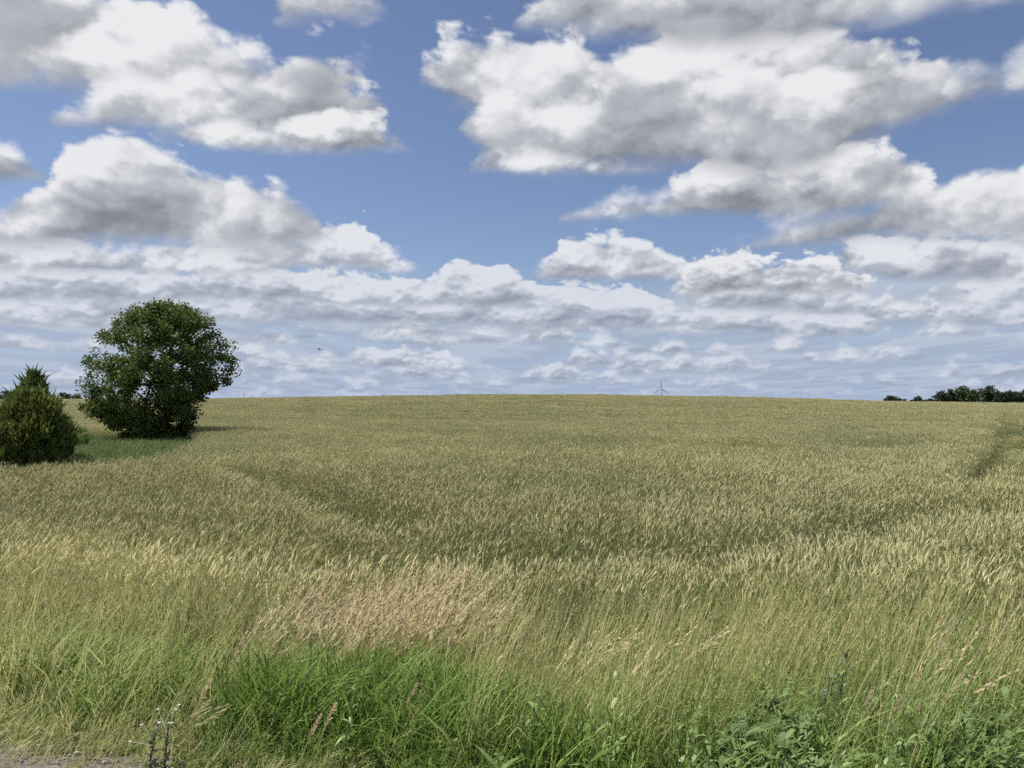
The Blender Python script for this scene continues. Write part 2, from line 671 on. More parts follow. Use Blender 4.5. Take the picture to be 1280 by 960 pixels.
def matte(name, a, b, scale=6.0, rough=0.85, bump=0.0, detail=5, metallic=0.0, obj_space=False):
    m, t, out = new_mat(name)
    if obj_space:
        tcn = t.nodes.new('ShaderNodeTexCoord')
        n = t.nodes.new('ShaderNodeTexNoise')
        t.links.new(tcn.outputs['Object'], n.inputs['Vector'])
        n.inputs['Scale'].default_value = scale
        n.inputs['Detail'].default_value = detail
        f = N(n.outputs['Fac'])
    else:
        f = world_noise(t, scale, detail)
    bs = t.nodes.new('ShaderNodeBsdfPrincipled')
    bs.inputs['Roughness'].default_value = rough
    bs.inputs['Metallic'].default_value = metallic
    bs.inputs['Specular IOR Level'].default_value = 0.3
    t.links.new(mix(smooth(f, 0.35, 0.65), a, b).s, bs.inputs['Base Color'])
    if bump:
        bm = t.nodes.new('ShaderNodeBump')
        bm.inputs['Strength'].default_value = bump
        bm.inputs['Distance'].default_value = 0.03
        t.links.new(f.s, bm.inputs['Height'])
        t.links.new(bm.outputs[0], bs.inputs['Normal'])
    t.links.new(bs.outputs[0], out.inputs[0])
    N.tree = wt
    return m


M = {}
M['wheat_straw'] = leafy('wheat_straw', (0.125, 0.155, 0.052), (0.30, 0.315, 0.135), (0.43, 0.415, 0.205), 0.38, patch=(0.155, 0.195, 0.09), patch_scale=0.11)
M['wheat_ear'] = leafy('wheat_ear', (0.26, 0.245, 0.112), (0.66, 0.61, 0.335), (0.71, 0.66, 0.38), 0.36, patch=(0.33, 0.34, 0.18), patch_scale=0.11)
M['grass_green'] = leafy('grass_green', (0.075, 0.145, 0.026), (0.20, 0.31, 0.065), (0.32, 0.33, 0.13), 0.42, rough=0.55, spec=0.2)
M['grass_islet'] = leafy('grass_islet', (0.055, 0.10, 0.026), (0.13, 0.19, 0.055), (0.20, 0.22, 0.09), 0.35)
M['grass_mixed'] = leafy('grass_mixed', (0.155, 0.225, 0.06), (0.42, 0.475, 0.18), (0.58, 0.52, 0.27), 0.48, spec=0.15)
M['grass_dry'] = leafy('grass_dry', (0.38, 0.35, 0.17), (0.64, 0.58, 0.33), (0.64, 0.54, 0.35), 0.45, spec=0.15)
M['panicle'] = leafy('panicle', (0.46, 0.36, 0.24), (0.70, 0.57, 0.41), (0.68, 0.60, 0.36), 0.45, spec=0.1)
M['leaf_tree'] = leafy('leaf_tree', (0.040, 0.066, 0.016), (0.135, 0.180, 0.042), None, 0.28, rough=0.6, spec=0.2)
M['leaf_juniper'] = leafy('leaf_juniper', (0.085, 0.115, 0.028), (0.23, 0.26, 0.065), None, 0.25, rough=0.7, spec=0.15)
M['leaf_spruce'] = leafy('leaf_spruce', (0.065, 0.105, 0.032), (0.15, 0.20, 0.06), None, 0.25, rough=0.7, spec=0.15)
M['leaf_far'] = leafy('leaf_far', (0.014, 0.024, 0.012), (0.032, 0.046, 0.020), None, 0.12)
M['leaf_far_pale'] = leafy('leaf_far_pale', (0.030, 0.050, 0.018), (0.055, 0.078, 0.028), None, 0.15)
M['leaf_dock'] = leafy('leaf_dock', (0.085, 0.135, 0.045), (0.19, 0.26, 0.10), None, 0.32, rough=0.6, spec=0.2)
M['leaf_weed'] = leafy('leaf_weed', (0.10, 0.16, 0.05), (0.25, 0.33, 0.12), None, 0.3, rough=0.45)
M['leaf_grey'] = leafy('leaf_grey', (0.09, 0.12, 0.07), (0.16, 0.19, 0.12), None, 0.25)
M['petal'] = leafy('petal', (0.40, 0.41, 0.33), (0.55, 0.55, 0.47), None, 0.3)
M['bark'] = matte('bark', (0.045, 0.035, 0.026), (0.10, 0.08, 0.06), 14, bump=0.6)
M['turbine'] = matte('turbine', (0.22, 0.24, 0.27), (0.26, 0.28, 0.31), 0.05, 0.5)
M['pole'] = matte('pole', (0.06, 0.05, 0.04), (0.10, 0.085, 0.07), 4)
M['bird'] = matte('bird', (0.03, 0.028, 0.026), (0.05, 0.046, 0.042), 20)
M['stone'] = matte('stone', (0.16, 0.14, 0.12), (0.36, 0.33, 0.30), 40)


def ground_material():
    m, t, out = new_mat('ground_soil')
    big = world_noise(t, 0.02, 3)
    mid_ = world_noise(t, 1.6, 5)
    fine_ = world_noise(t, 26, 4)
    near_c = mix(smooth(mid_, 0.38, 0.62), (0.050, 0.046, 0.020), (0.085, 0.085, 0.032))
    near_c = mix(smooth(fine_, 0.5, 0.72) * 0.6, near_c, (0.14, 0.115, 0.06))
    far_c = mix(smooth(big, 0.4, 0.6), (0.17, 0.16, 0.065), (0.10, 0.13, 0.045))
    g = t.nodes.new('ShaderNodeNewGeometry')
    ln = t.nodes.new('ShaderNodeVectorMath')
    ln.operation = 'LENGTH'
    t.links.new(g.outputs['Position'], ln.inputs[0])
    c = mix(smooth(N(ln.outputs['Value']), 120, 420), near_c, far_c)
    bs = t.nodes.new('ShaderNodeBsdfPrincipled')
    bs.inputs['Roughness'].default_value = 0.95
    bs.inputs['Specular IOR Level'].default_value = 0.1
    t.links.new(c.s, bs.inputs['Base Color'])
    bm = t.nodes.new('ShaderNodeBump')
    bm.inputs['Strength'].default_value = 0.7
    bm.inputs['Distance'].default_value = 0.04
    t.links.new(fine_.s, bm.inputs['Height'])
    t.links.new(bm.outputs[0], bs.inputs['Normal'])
    t.links.new(bs.outputs[0], out.inputs[0])
    N.tree = wt
    return m


M['ground'] = ground_material()
M['road'] = matte('road_gravel', (0.085, 0.072, 0.058), (0.19, 0.165, 0.14), 45, 0.95, bump=0.8, detail=6)

# ------------------------------------------------------------------ ground and road
rings = np.concatenate([[0.0], np.geomspace(0.6, 60, 90), np.geomspace(63, 12000, 70)])
ang = np.linspace(0, TAU, 361)[:-1]
R_, A_ = np.meshgrid(rings, ang, indexing='ij')
GX, GY = R_ * np.sin(A_), R_ * np.cos(A_)
GZ = ground_z(GX, GY)
V = np.stack([GX, GY, GZ], -1).reshape(-1, 3)
na = len(ang)
i_, j_ = np.meshgrid(np.arange(len(rings) - 1), np.arange(na), indexing='ij')
j2 = (j_ + 1) % na
Fq = np.stack([i_ * na + j_, i_ * na + j2, (i_ + 1) * na + j2, (i_ + 1) * na + j_], -1).reshape(-1, 4)
ground = bpy.data.objects.new('ground', big_mesh('ground', V, Fq, [M['ground']], True))
col.objects.link(ground)
tag(ground, kind='structure')

xs = np.concatenate([np.linspace(-70, -8, 32), np.linspace(-7.7, 6, 120), np.linspace(7, 70, 32)])
rows_ = np.linspace(0, 1, 9)
RV = []
for x in xs:
    e = float(road_edge(x)) + 0.05 * math.sin(x * 9.1) + 0.04 * math.sin(x * 23.0) + (0.03 * random.random())
    for q in rows_:
        y = e - q * 6.0
        RV.append((x, y, -0.004 + 0.014 * min(1, q * 9) + 0.004 * random.random()))
RF = []
nr = len(rows_)
for i in range(len(xs) - 1):
    for k in range(nr - 1):
        RF.append((i * nr + k, i * nr + k + 1, (i + 1) * nr + k + 1, (i + 1) * nr + k))
road = bpy.data.objects.new('road', big_mesh('road', np.array(RV), np.array(RF), [M['road']], True))
col.objects.link(road)
tag(road, kind='structure')


# ------------------------------------------------------------------ scattering of uncountable plants
def scatter(name, protos, pts, rot, scl, idx, tint, label=None, cat=None):
    """instances of small plant tufts on given points, as one object"""
    c = bpy.data.collections.new(name + '_tufts')
    for i, p in enumerate(protos):
        p.name = '%s_tuft_%02d' % (name, i)
        c.objects.link(p)
    me = bpy.data.meshes.new(name)
    n = len(pts)
    me.vertices.add(n)
    me.vertices.foreach_set('co', pts.astype(np.float32).ravel())
    for nm, ty, key, arr in (('rot', 'FLOAT_VECTOR', 'vector', rot), ('scl', 'FLOAT_VECTOR', 'vector', scl), ('idx', 'INT', 'value', idx), ('tint', 'FLOAT', 'value', tint)):
        a = me.attributes.new(nm, ty, 'POINT')
        a.data.foreach_set(key, np.asarray(arr, dtype=np.int32 if ty == 'INT' else np.float32).ravel())
    o = bpy.data.objects.new(name, me)
    col.objects.link(o)
    g = bpy.data.node_groups.new(name, 'GeometryNodeTree')
    g.interface.new_socket('Geometry', in_out='INPUT', socket_type='NodeSocketGeometry')
    g.interface.new_socket('Geometry', in_out='OUTPUT', socket_type='NodeSocketGeometry')
    gi, go = g.nodes.new('NodeGroupInput'), g.nodes.new('NodeGroupOutput')
    ci = g.nodes.new('GeometryNodeCollectionInfo')
    ci.inputs['Collection'].default_value = c
    ci.inputs['Separate Children'].default_value = True
    ci.inputs['Reset Children'].default_value = True
    ip = g.nodes.new('GeometryNodeInstanceOnPoints')
    ip.inputs['Pick Instance'].default_value = True

    def attr(nm, ty):
        a = g.nodes.new('GeometryNodeInputNamedAttribute')
        a.data_type = ty
        a.inputs['Name'].default_value = nm
        return a.outputs['Attribute']
    g.links.new(gi.outputs[0], ip.inputs['Points'])
    g.links.new(ci.outputs[0], ip.inputs['Instance'])
    g.links.new(attr('idx', 'INT'), ip.inputs['Instance Index'])
    g.links.new(attr('rot', 'FLOAT_VECTOR'), ip.inputs['Rotation'])
    g.links.new(attr('scl', 'FLOAT_VECTOR'), ip.inputs['Scale'])
    g.links.new(ip.outputs[0], go.inputs[0])
    md = o.modifiers.new('scatter', 'NODES')
    md.node_group = g
    tag(o, label, cat, kind='stuff')
    return o


def lean_rot(spin, tilt, toward=0.0):
    """euler of: spin about z, then tilt over towards the wind heading"""
    spin, tilt = np.asarray(spin), np.asarray(tilt)
    out = np.zeros((len(spin), 3))
    for i in range(len(spin)):
        R = Matrix.Rotation(toward, 3, 'Z') @ Matrix.Rotation(tilt[i], 3, 'Y') @ Matrix.Rotation(-toward, 3, 'Z') @ Matrix.Rotation(spin[i], 3, 'Z')
        out[i] = R.to_euler()
    return out


def bend_path(base, h, heading, bend, segs, power=1.8, droop=0.0):
    """plant axis that leans over more and more towards its tip"""
    pts = []
    dxy = np.array([math.cos(heading), math.sin(heading), 0.0])
    for i in range(segs + 1):
        t = i / segs
        pts.append(np.asarray(base, float) + dxy * (bend * h * t ** power) + np.array([0, 0, h * t - droop * h * t ** 4]))
    return pts


def rside(heading=None):
    a = random.uniform(0, TAU)
    return np.array([math.cos(a), math.sin(a), 0.0])


def ear(mb, p0, d, length, r, mat, awns=8, awn_len=0.06, detail=True):
    """nodding cereal ear: swollen spindle of grains with fine awns"""
    d = d / np.linalg.norm(d)
    pts, rad = [], []
    sag = np.array([0, 0, -1.0])
    k = 5 if detail else 2
    p = np.array(p0, float)
    dirs = []
    for i in range(k + 1):
        t = i / k
        pts.append(p.copy())
        rad.append(r * (0.35 + 1.1 * math.sin(math.pi * min(1, 0.14 + t * 0.84))) * (1.0 if i % 2 else 0.86))
        dirs.append(d.copy())
        p = p + d * (length / k)
        d = d + sag * (0.30 if detail else 0.5) * (1.0 / k) * 2.0
        d = d / np.linalg.norm(d)
    if detail:
        mb.tube(pts, rad, 4, mat, cap=False)
    else:
        s = rside()
        mb.strip(pts, [r * 1.4, r * 2.8, 0], s, mat)
        mb.strip(pts, [r * 1.4, r * 2.8, 0], np.cross(s, d / np.linalg.norm(d)), mat)
    for a in range(awns):
        i = random.randrange(1, len(pts))
        out = np.random.default_rng(random.randrange(1 << 30)).normal(0, 1, 3)
        ad = dirs[i] + out * 0.22
        ad /= np.linalg.norm(ad)
        s = np.cross(ad, [0.3, 0.2, 0.9])
        s /= np.linalg.norm(s) + 1e-9
        q = pts[i]
        mb.add([q - s * 0.0012, q + s * 0.0012, q + ad * awn_len * random.uniform(0.7, 1.2)], [(0, 1, 2)], mat)


def wheat_tuft(n, radius, detail, fat=1.0):
    mb = MB()
    for i in range(n):
        a, rr = random.uniform(0, TAU), radius * math.sqrt(random.random())
        b = np.array([rr * math.cos(a), rr * math.sin(a), 0.0])
        h = random.uniform(0.66, 0.86)
        hd = random.gauss(0.0, 1.3)
        bend = random.uniform(0.06, 0.30)
        segs = 4 if detail == 2 else 2
        path = bend_path(b, h, hd, bend, segs, 2.4)
        w = 0.0035 * fat
        lo = 0 if detail == 2 else 0
        mb.strip(path[lo:], [w] * (segs + 1 - lo), rside(), 0)
        if detail == 2:
            for _ in range(2):                       # leaves
                k = random.randint(1, 2)
                lh = random.uniform(0.16, 0.30)
                lp = bend_path(path[k], lh, random.gauss(0, 1.4), random.uniform(0.4, 1.0), 3, 1.6, random.uniform(0.1, 0.6))
                mb.strip(lp, [0.006, 0.010, 0.007, 0], rside(), 0)
        elif detail == 1:
            lh = random.uniform(0.2, 0.34)
            lp = bend_path(path[1], lh, random.gauss(0, 1.4), random.uniform(0.3, 0.9), 2, 1.5, 0.3)
            mb.strip(lp, [0.008 * fat, 0.011 * fat, 0], rside(), 0)
        d = path[-1] - path[-2]
        ear(mb, path[-1], d, random.uniform(0.050, 0.078) * (1 if detail else 1.3), 0.0054 * fat, 1, awns=(9 if detail == 2 else 2 if detail == 1 else 0),
            awn_len=0.055 if detail == 2 else 0.07, detail=detail == 2)
    return mb.build('wheat_tuft', [M['wheat_straw'], M['wheat_ear']], link=False)


# where the crop is trodden, lodged or left out: lines in the photograph, laid on the level of the ears
def path_line(pts, z=0.72):
    out = []
    for px, py in pts:                      # where the line of sight dips below the ears
        d = ray(px, py)
        t = 3.0
        while t < 240 and EYE + d[2] * t > float(ground_z(d[0] * t, d[1] * t)) + z:
            t += 0.02 * t
        out.append((d[0] * t, d[1] * t))
    return np.array(out)


def line_dist(x, y, line):
    best = np.full(x.shape, 1e9)
    for a, b in zip(line[:-1], line[1:]):
        ab = b - a
        t = np.clip(((x - a[0]) * ab[0] + (y - a[1]) * ab[1]) / (ab @ ab + 1e-9), 0, 1)
        best = np.minimum(best, np.hypot(x - a[0] - t * ab[0], y - a[1] - t * ab[1]))
    return best


def wheat_edge(x):
    """near edge of the crop"""
    return 5.35 + 0.9 * np.exp(-((x + 3.6) / 1.6) ** 2) * 0.6 + 0.35 * np.sin(x * 0.9 + 1) + np.where(x > 0, 0.05 * x, -0.10 * x)


TREE_AT = on_ground(203, 40.0)
BUSH_AT = on_ground(38, 23.0)
# the unploughed islet of grass round tree and bush
def islet(x, y):
    """about 1 on its rim, smaller inside"""
    px = CX + F_PX * x / np.maximum(y, 1)
    front = np.interp(px, [-300, 60, 120, 180, 215, 240, 252], [14.5, 15.8, 17.0, 18.8, 21.5, 25.0, 30.0])
    wob = 0.6 * fbm2(x, y, 2.2, 61)
    inside = np.minimum(np.minimum((y - front + wob) / 1.2, (41.5 + wob - y) / 2.0), (250 - px + wob * 20) / 25)
    return 1.0 - inside


# (line, half width at 10 m, how far pressed down, growth of the width with distance)
LODGED = [(path_line([(296, 588), (340, 602), (395, 620), (440, 636), (490, 656)]), 0.42, 0.50, 0.0),
          (path_line([(1192, 608), (1222, 584), (1236, 572)]), 0.34, 0.7, 0.0),
          (path_line([(1226, 580), (1242, 560), (1252, 540), (1256, 528), (1250, 524), (1258, 516), (1264, 511)]), 0.44, 0.97, 0.0),
          (path_line([(1258, 606), (1278, 588), (1300, 560), (1310, 530)]), 0.30, 0.65, 0.0),
          (path_line([(1272, 560), (1278, 540), (1270, 524), (1278, 514)]), 0.36, 0.95, 0.0),
          (path_line([(1030, 662), (1090, 648), (1160, 642), (1205, 636)]), 0.62, 0.50, 0.0),
          (path_line([(1235, 644), (1270, 648), (1310, 652)]), 0.60, 0.48, 0.0),
          (path_line([(840, 690), (900, 678), (1000, 670)]), 0.60, 0.36, 0.0),
          (path_line([(420, 712), (560, 700), (700, 690), (840, 686)]), 0.55, 0.34, 0.0),
          (path_line([(900, 560), (1000, 566), (1100, 556)]), 1.6, 0.26, 0.0)]


def trodden(x, y):
    t = np.zeros(x.shape)
    for line, w, depth, grow in LODGED:
        d = line_dist(x, y, line)
        ww = (w + grow * y) * (1 + 0.4 * fbm2(x, y, 0.8, 21))
        t = np.maximum(t, depth * np.exp(-(d / ww) ** 2))
    return t


def crop_height(x, y):
    h = 1.0 + 0.15 * fbm2(x, y, 2.6, 11) + 0.10 * fbm2(x, y * 0.6, 9.0, 12) + 0.13 * np.clip((y - 14) / 20, 0, 1) * fbm2(x * 0.4, y, 3.2, 14)
    return h * (1 - trodden(x, y))


def wedge(d0, d1, cell, half=0.78, extra=2.5):
    """jittered grid over the part of the field in front of the camera"""
    xs_ = np.arange(-half * d1 - extra, half * d1 + extra, cell)
    ys_ = np.arange(d0, d1, cell)
    X, Y = np.meshgrid(xs_, ys_)
    X = (X + rng.uniform(-0.6, 0.6, X.shape) * cell).ravel()
    Y = (Y + rng.uniform(-0.6, 0.6, Y.shape) * cell).ravel()
    k = np.abs(X) < half * Y + extra
    return X[k], Y[k]


def wheat_zone(name, protos, d0, d1, cell, fade, label):
    X, Y = wedge(d0 - fade, d1 + fade, cell)
    keep = (Y > wheat_edge(X) + rng.normal(0, 0.18, len(X))) & (islet(X, Y) > 1.0 + rng.normal(0, 0.03, len(X)))
    jit = rng.uniform(-fade, fade, len(X))
    keep &= (Y + jit > d0) & (Y + jit < d1)
    tr = trodden(X, Y)
    keep &= tr < 0.52
    X, Y, tr = X[keep], Y[keep], tr[keep]
    h = crop_height(X, Y) * (1 + 0.22 * np.clip((Y - 120) / 100, 0, 1) * fbm2(X, Y, 4.0, 77))
    n = len(X)
    Z = ground_z(X, Y) - 0.02
    # straw-yellow stretch along the near left edge, greener in the lodged lines
    px, py = project(X, Y, Z + 0.75)
    yel = np.exp(-((px - 90) / 190) ** 2 - ((py - 722) / 46) ** 2) * 1.0 + 0.30 * np.exp(-((py - 745) / 35) ** 2) + 0.18 * fbm2(X, Y, 5.0, 31) + 0.12
    yel += 0.12 * np.clip((Y - 40) / 120, 0, 1)
    scl = np.stack([np.ones(n), np.ones(n), h], -1) * rng.uniform(0.92, 1.08, n)[:, None]
    tilt = 0.05 + 0.06 * fbm2(X, Y, 3.5, 41) + rng.normal(0, 0.06, n)
    spin = rng.normal(0, 1.2, n)
    return scatter(name, protos, np.stack([X, Y, Z], -1), lean_rot(spin, tilt), scl, rng.integers(0, len(protos), n), np.clip(yel - np.minimum(tr, 0.5) ** 2 * 1.4, -0.5, 1), label, 'wheat')


wheat_zone('wheat', [wheat_tuft(13, 0.14, 2) for _ in range(12)], 4.6, 17.0, 0.19, 1.2, 'ripening green-gold wheat with nodding ears at the near edge of the field')
wheat_zone('wheat', [wheat_tuft(56, 0.36, 1, 1.25) for _ in range(8)], 17.0, 60.0, 0.42, 4.0, 'dense green-gold wheat across the middle of the field')
wheat_zone('wheat', [wheat_tuft(54, 0.55, 0, 2.1) for _ in range(8)], 60.0, 110.0, 0.72, 5.0, 'wheat on the rising slope below the crest')
wheat_zone('wheat', [wheat_tuft(120, 1.25, 0, 3.2) for _ in range(8)], 110.0, 262.0, 1.5, 6.0, 'far wheat running up to the crest of the field')


# ------------------------------------------------------------------ verge grasses
def blade_tuft(n, radius, h0, h1, w, mat, wild=0.5, droop=0.35):
    mb = MB()
    for i in range(n):
        a, rr = random.uniform(0, TAU), radius * math.sqrt(random.random())
        b = np.array([rr * math.cos(a), rr * math.sin(a), 0.0])
        h = random.uniform(h0, h1)
        p = bend_path(b, h, random.gauss(0, 1.1) if random.random() > wild else random.uniform(0, TAU), random.uniform(0.15, 0.8), 4, 1.9, random.uniform(0, droop))
        ww = w * random.uniform(0.6, 1.2)
        mb.strip(p, [ww * 0.7, ww, ww * 0.9, ww * 0.55, 0], rside(), 0)
    return mb.build('tuft', [mat], link=False)


def stem_tuft(n, radius, h0, h1, panicle, stem_mat, head_mat, blade_mat, bend=0.3, head_w=0.012):
    """fine flowering stems, panicle = length of the seed head"""
    mb = MB()
    for i in range(n):
        a, rr = random.uniform(0, TAU), radius * math.sqrt(random.random())
        b = np.array([rr * math.cos(a), rr * math.sin(a), 0.0])
        h = random.uniform(h0, h1)
        hd = random.gauss(0, 0.45)
        p = bend_path(b, h, hd, random.uniform(bend * 0.5, bend * 1.4), 6, 2.0)
        mb.strip(p, [0.0046, 0.0044, 0.004, 0.0034, 0.003, 0.0026, 0.0018], rside(), 0)
        # seed head: short ascending spikelets along the tip
        L = panicle * random.uniform(0.7, 1.2)
        k = 13
        tip = p[-1]
        d = (p[-1] - p[-2]) / np.linalg.norm(p[-1] - p[-2])
        for j in range(k):
            t = j / (k - 1)
            q = tip - d * L * (1 - t)
            o = np.random.default_rng(random.randrange(1 << 30)).normal(0, 1, 3)
            sd_ = d * 1.0 + o * 0.20
            sd_ /= np.linalg.norm(sd_)
            ln = head_w * 2.2 * (1.25 - t * 0.75) * random.uniform(0.7, 1.3)
            s = np.cross(sd_, rside() + np.array([0, 0, 0.4]))
            s /= np.linalg.norm(s) + 1e-9
            m_ = q + sd_ * ln * 0.5
            mb.add([q, m_ + s * head_w * 0.20, q + sd_ * ln, m_ - s * head_w * 0.20], [(0, 1, 2, 3)], 1)
        for _ in range(2):
            kx = random.randint(0, 2)
            lp = bend_path(p[kx], random.uniform(0.18, 0.36), random.gauss(0, 1.0), random.uniform(0.3, 0.9), 3, 1.6, random.uniform(0, 0.5))
            mb.strip(lp, [0.003, 0.005, 0.0035, 0], rside(), 2)
    return mb.build('tuft', [stem_mat, head_mat, blade_mat], link=False)


def zone(px, py, *blobs):
    """soft areas (centre x, centre y, radius x, radius y, weight) where a kind grows, read at its tips' height in the photograph"""
    w = np.zeros(px.shape)
    for bx, by, rx, ry, k in blobs:
        w = np.maximum(w, k * np.exp(-(((px - bx) / rx) ** 2 + ((py - by) / ry) ** 2)))
    return w


def low_until(px):
    """distance up to which only low herbage grows, by column of the photograph"""
    return np.interp(px, [150, 205, 260, 330, 450, 600, 690, 760, 860, 905, 960, 1060, 1095, 1160, 1185, 1260, 1300], [2.6, 3.2, 4.0, 4.5, 4.65, 4.35, 4.0, 3.5, 3.4, 3.75, 3.85, 3.8, 3.3, 3.4, 4.15, 4.15, 3.5])


def verge(name, protos, cell, tip, density, blobs, tilt0, hvar, label, tint=None, far=2.2, spin_sd=0.9, floor=0.0, low=False, stray=0.07):
    X, Y = np.meshgrid(np.arange(-7.5, 7.5, cell), np.arange(1.9, 8.6, cell))
    X = (X + rng.uniform(-0.7, 0.7, X.shape) * cell).ravel()
    Y = (Y + rng.uniform(-0.7, 0.7, Y.shape) * cell).ravel()
    Z = ground_z(X, Y)
    px, py = project(X + tip * (tilt0 + 0.18), Y, Z + tip)
    w = np.maximum(zone(px, py, *blobs), floor) * density
    gx = CX + F_PX * X / np.maximum(Y, 0.3)
    lim = low_until(gx) + 0.22 * fbm2(X, Y, 0.6, 71) + rng.normal(0, 0.08, len(X))
    if low:
        w = np.maximum(w, np.where(Y < lim + 0.1, np.interp(gx, [180, 240, 300, 600, 700, 780, 1000, 1300], [0.15, 0.7, 1.0, 1.0, 0.65, 0.34, 0.30, 0.34]) * density, 0))
    else:
        w = np.where(Y > lim, w, w * stray)
    w *= (1 + 0.5 * fbm2(X, Y, 0.7, len(protos) + int(tip * 100)))
    inside = (Y > road_edge(X) + 0.02 + 0.05 * rng.random(len(X))) & (Y < wheat_edge(X) + far) & (np.abs(X) < 0.85 * Y + 2.0)
    keep = inside & (rng.random(len(X)) < w)
    X, Y, Z, px, py = X[keep], Y[keep], Z[keep], px[keep], py[keep]
    n = len(X)
    edge = np.clip((Y - road_edge(X)) / 0.5, 0.35, 1)
    h = (1 + hvar * fbm2(X, Y, 0.9, 5)) * edge * rng.uniform(0.85, 1.12, n)
    scl = np.stack([np.sqrt(h), np.sqrt(h), h], -1)
    tl = tilt0 + 0.10 * fbm2(X, Y, 1.3, 43) + rng.normal(0, 0.05, n)
    tn = np.clip(tint(px, py) if tint else np.zeros(n), -0.8, 1)
    return scatter(name, protos, np.stack([X, Y, Z - 0.01], -1), lean_rot(rng.normal(0, spin_sd, n), tl), scl, rng.integers(0, len(protos), n), tn, label, 'grass')


G_, X_, D_, PN = M['grass_green'], M['grass_mixed'], M['grass_dry'], M['panicle']
# lush green at the bottom middle, behind the straw on the left, among the weeds on the right
verge('grass', [blade_tuft(15, 0.07, 0.20, 0.54, 0.0105, G_, 0.6) for _ in range(8)], 0.075, 0.36, 0.95,
      [(430, 935, 210, 66, 1.0), (430, 1030, 260, 90, 0.9), (320, 950, 120, 55, 1.0), (610, 960, 130, 60, 0.8), (135, 810, 90, 50, 0.6), (810, 950, 220, 60, 0.40), (1080, 910, 260, 80, 0.45)], 0.08, 0.40,
      'lush bright green grass blades along the bottom of the verge', tint=lambda x, y: 0.35 * rng.random(len(x)) ** 2, low=True)
# fine mixed green to straw stems everywhere on the verge
verge('grass', [stem_tuft(7, 0.08, 0.55, 0.88, 0.10, X_, X_, X_, 0.22, 0.009) for _ in range(8)], 0.115, 0.66, 0.8,
      [(100, 850, 200, 100, 0.9), (300, 850, 160, 80, 0.8), (760, 850, 260, 80, 1.0), (1050, 830, 300, 90, 0.95), (640, 820, 200, 60, 0.7)], 0.10, 0.35,
      'fine mixed green and straw coloured stems of tall verge grass', tint=lambda x, y: 0.10 + 0.45 * np.exp(-((y - 785) / 36) ** 2) + 0.35 * np.exp(-((x - 40) / 130) ** 2) - 0.22 * np.clip((x - 820) / 200, 0, 1) * (y > 815), floor=0.08)
verge('grass', [blade_tuft(11, 0.08, 0.38, 0.74, 0.0095, X_, 0.45, 0.45) for _ in range(8)], 0.10, 0.5, 0.85,
      [(70, 860, 190, 90, 0.9), (300, 900, 150, 70, 0.7), (740, 900, 260, 90, 0.9), (1080, 880, 300, 100, 0.9), (560, 850, 160, 50, 0.6)], 0.10, 0.35,
      'narrow leaning grass leaves of the roadside verge', tint=lambda x, y: 0.08 + 0.35 * np.exp(-((x - 40) / 130) ** 2) - 0.25 * np.clip((x - 820) / 200, 0, 1) * (y > 820), floor=0.10)
# pinkish plumes leaning right in front of the crop
verge('grass', [stem_tuft(9, 0.09, 0.62, 0.92, 0.22, D_, PN, X_, 0.36, 0.022) for _ in range(8)], 0.08, 0.72, 1.0,
      [(500, 795, 100, 42, 1.0), (430, 815, 60, 34, 1.0), (585, 825, 60, 40, 0.9), (755, 800, 40, 28, 0.14), (300, 800, 50, 30, 0.3), (1140, 875, 60, 30, 0.25)], 0.30, 0.18,
      'dry tall grass with pinkish feathery plumes leaning before the wheat', tint=lambda x, y: 0.25 + 0.5 * np.exp(-((x - 760) / 120) ** 2), stray=0.0)
verge('grass', [stem_tuft(6, 0.09, 0.72, 0.98, 0.14, D_, D_, X_, 0.22, 0.011) for _ in range(8)], 0.13, 0.8, 0.75,
      [(640, 785, 300, 36, 0.75), (960, 790, 330, 40, 0.75), (260, 785, 110, 40, 0.6), (40, 830, 90, 60, 0.6)], 0.14, 0.25,
      'pale straw coloured grass stems fringing the wheat')



def herb_tuft(n, h0, h1, L, W, mat):
    """bushy broad-leaved herb: a few stems set with lance-shaped leaves"""
    mb = MB()
    for i in range(n):
        b = np.array([random.gauss(0, 0.05), random.gauss(0, 0.05), 0.0])
        h = random.uniform(h0, h1)
        p = bend_path(b, h, random.uniform(0, TAU), random.uniform(0.05, 0.3), 5, 1.7)
        mb.strip(p, [0.005, 0.005, 0.0045, 0.004, 0.003, 0.002], rside(), 0)
        for k in range(12):
            t = 0.15 + 0.85 * k / 11
            q = t * 5
            j = min(4, int(q))
            o = p[j] * (1 - (q - j)) + p[j + 1] * (q - j)
            hd = k * 2.4 + random.gauss(0, 0.3)
            ll = L * random.uniform(0.6, 1.15) * (1.15 - 0.6 * t)
            lp = bend_path(o, ll * random.uniform(0.3, 0.9), hd, random.uniform(0.8, 1.8), 3, 1.2, random.uniform(0.1, 0.7))
            ww = W * ll / L
            d = np.array([-math.sin(hd), math.cos(hd), random.gauss(0, 0.25)])
            mb.strip(lp, [ww * 0.35, ww, ww * 0.8, 0], d / np.linalg.norm(d), 0)
    return mb.build('tuft', [mat], link=False)


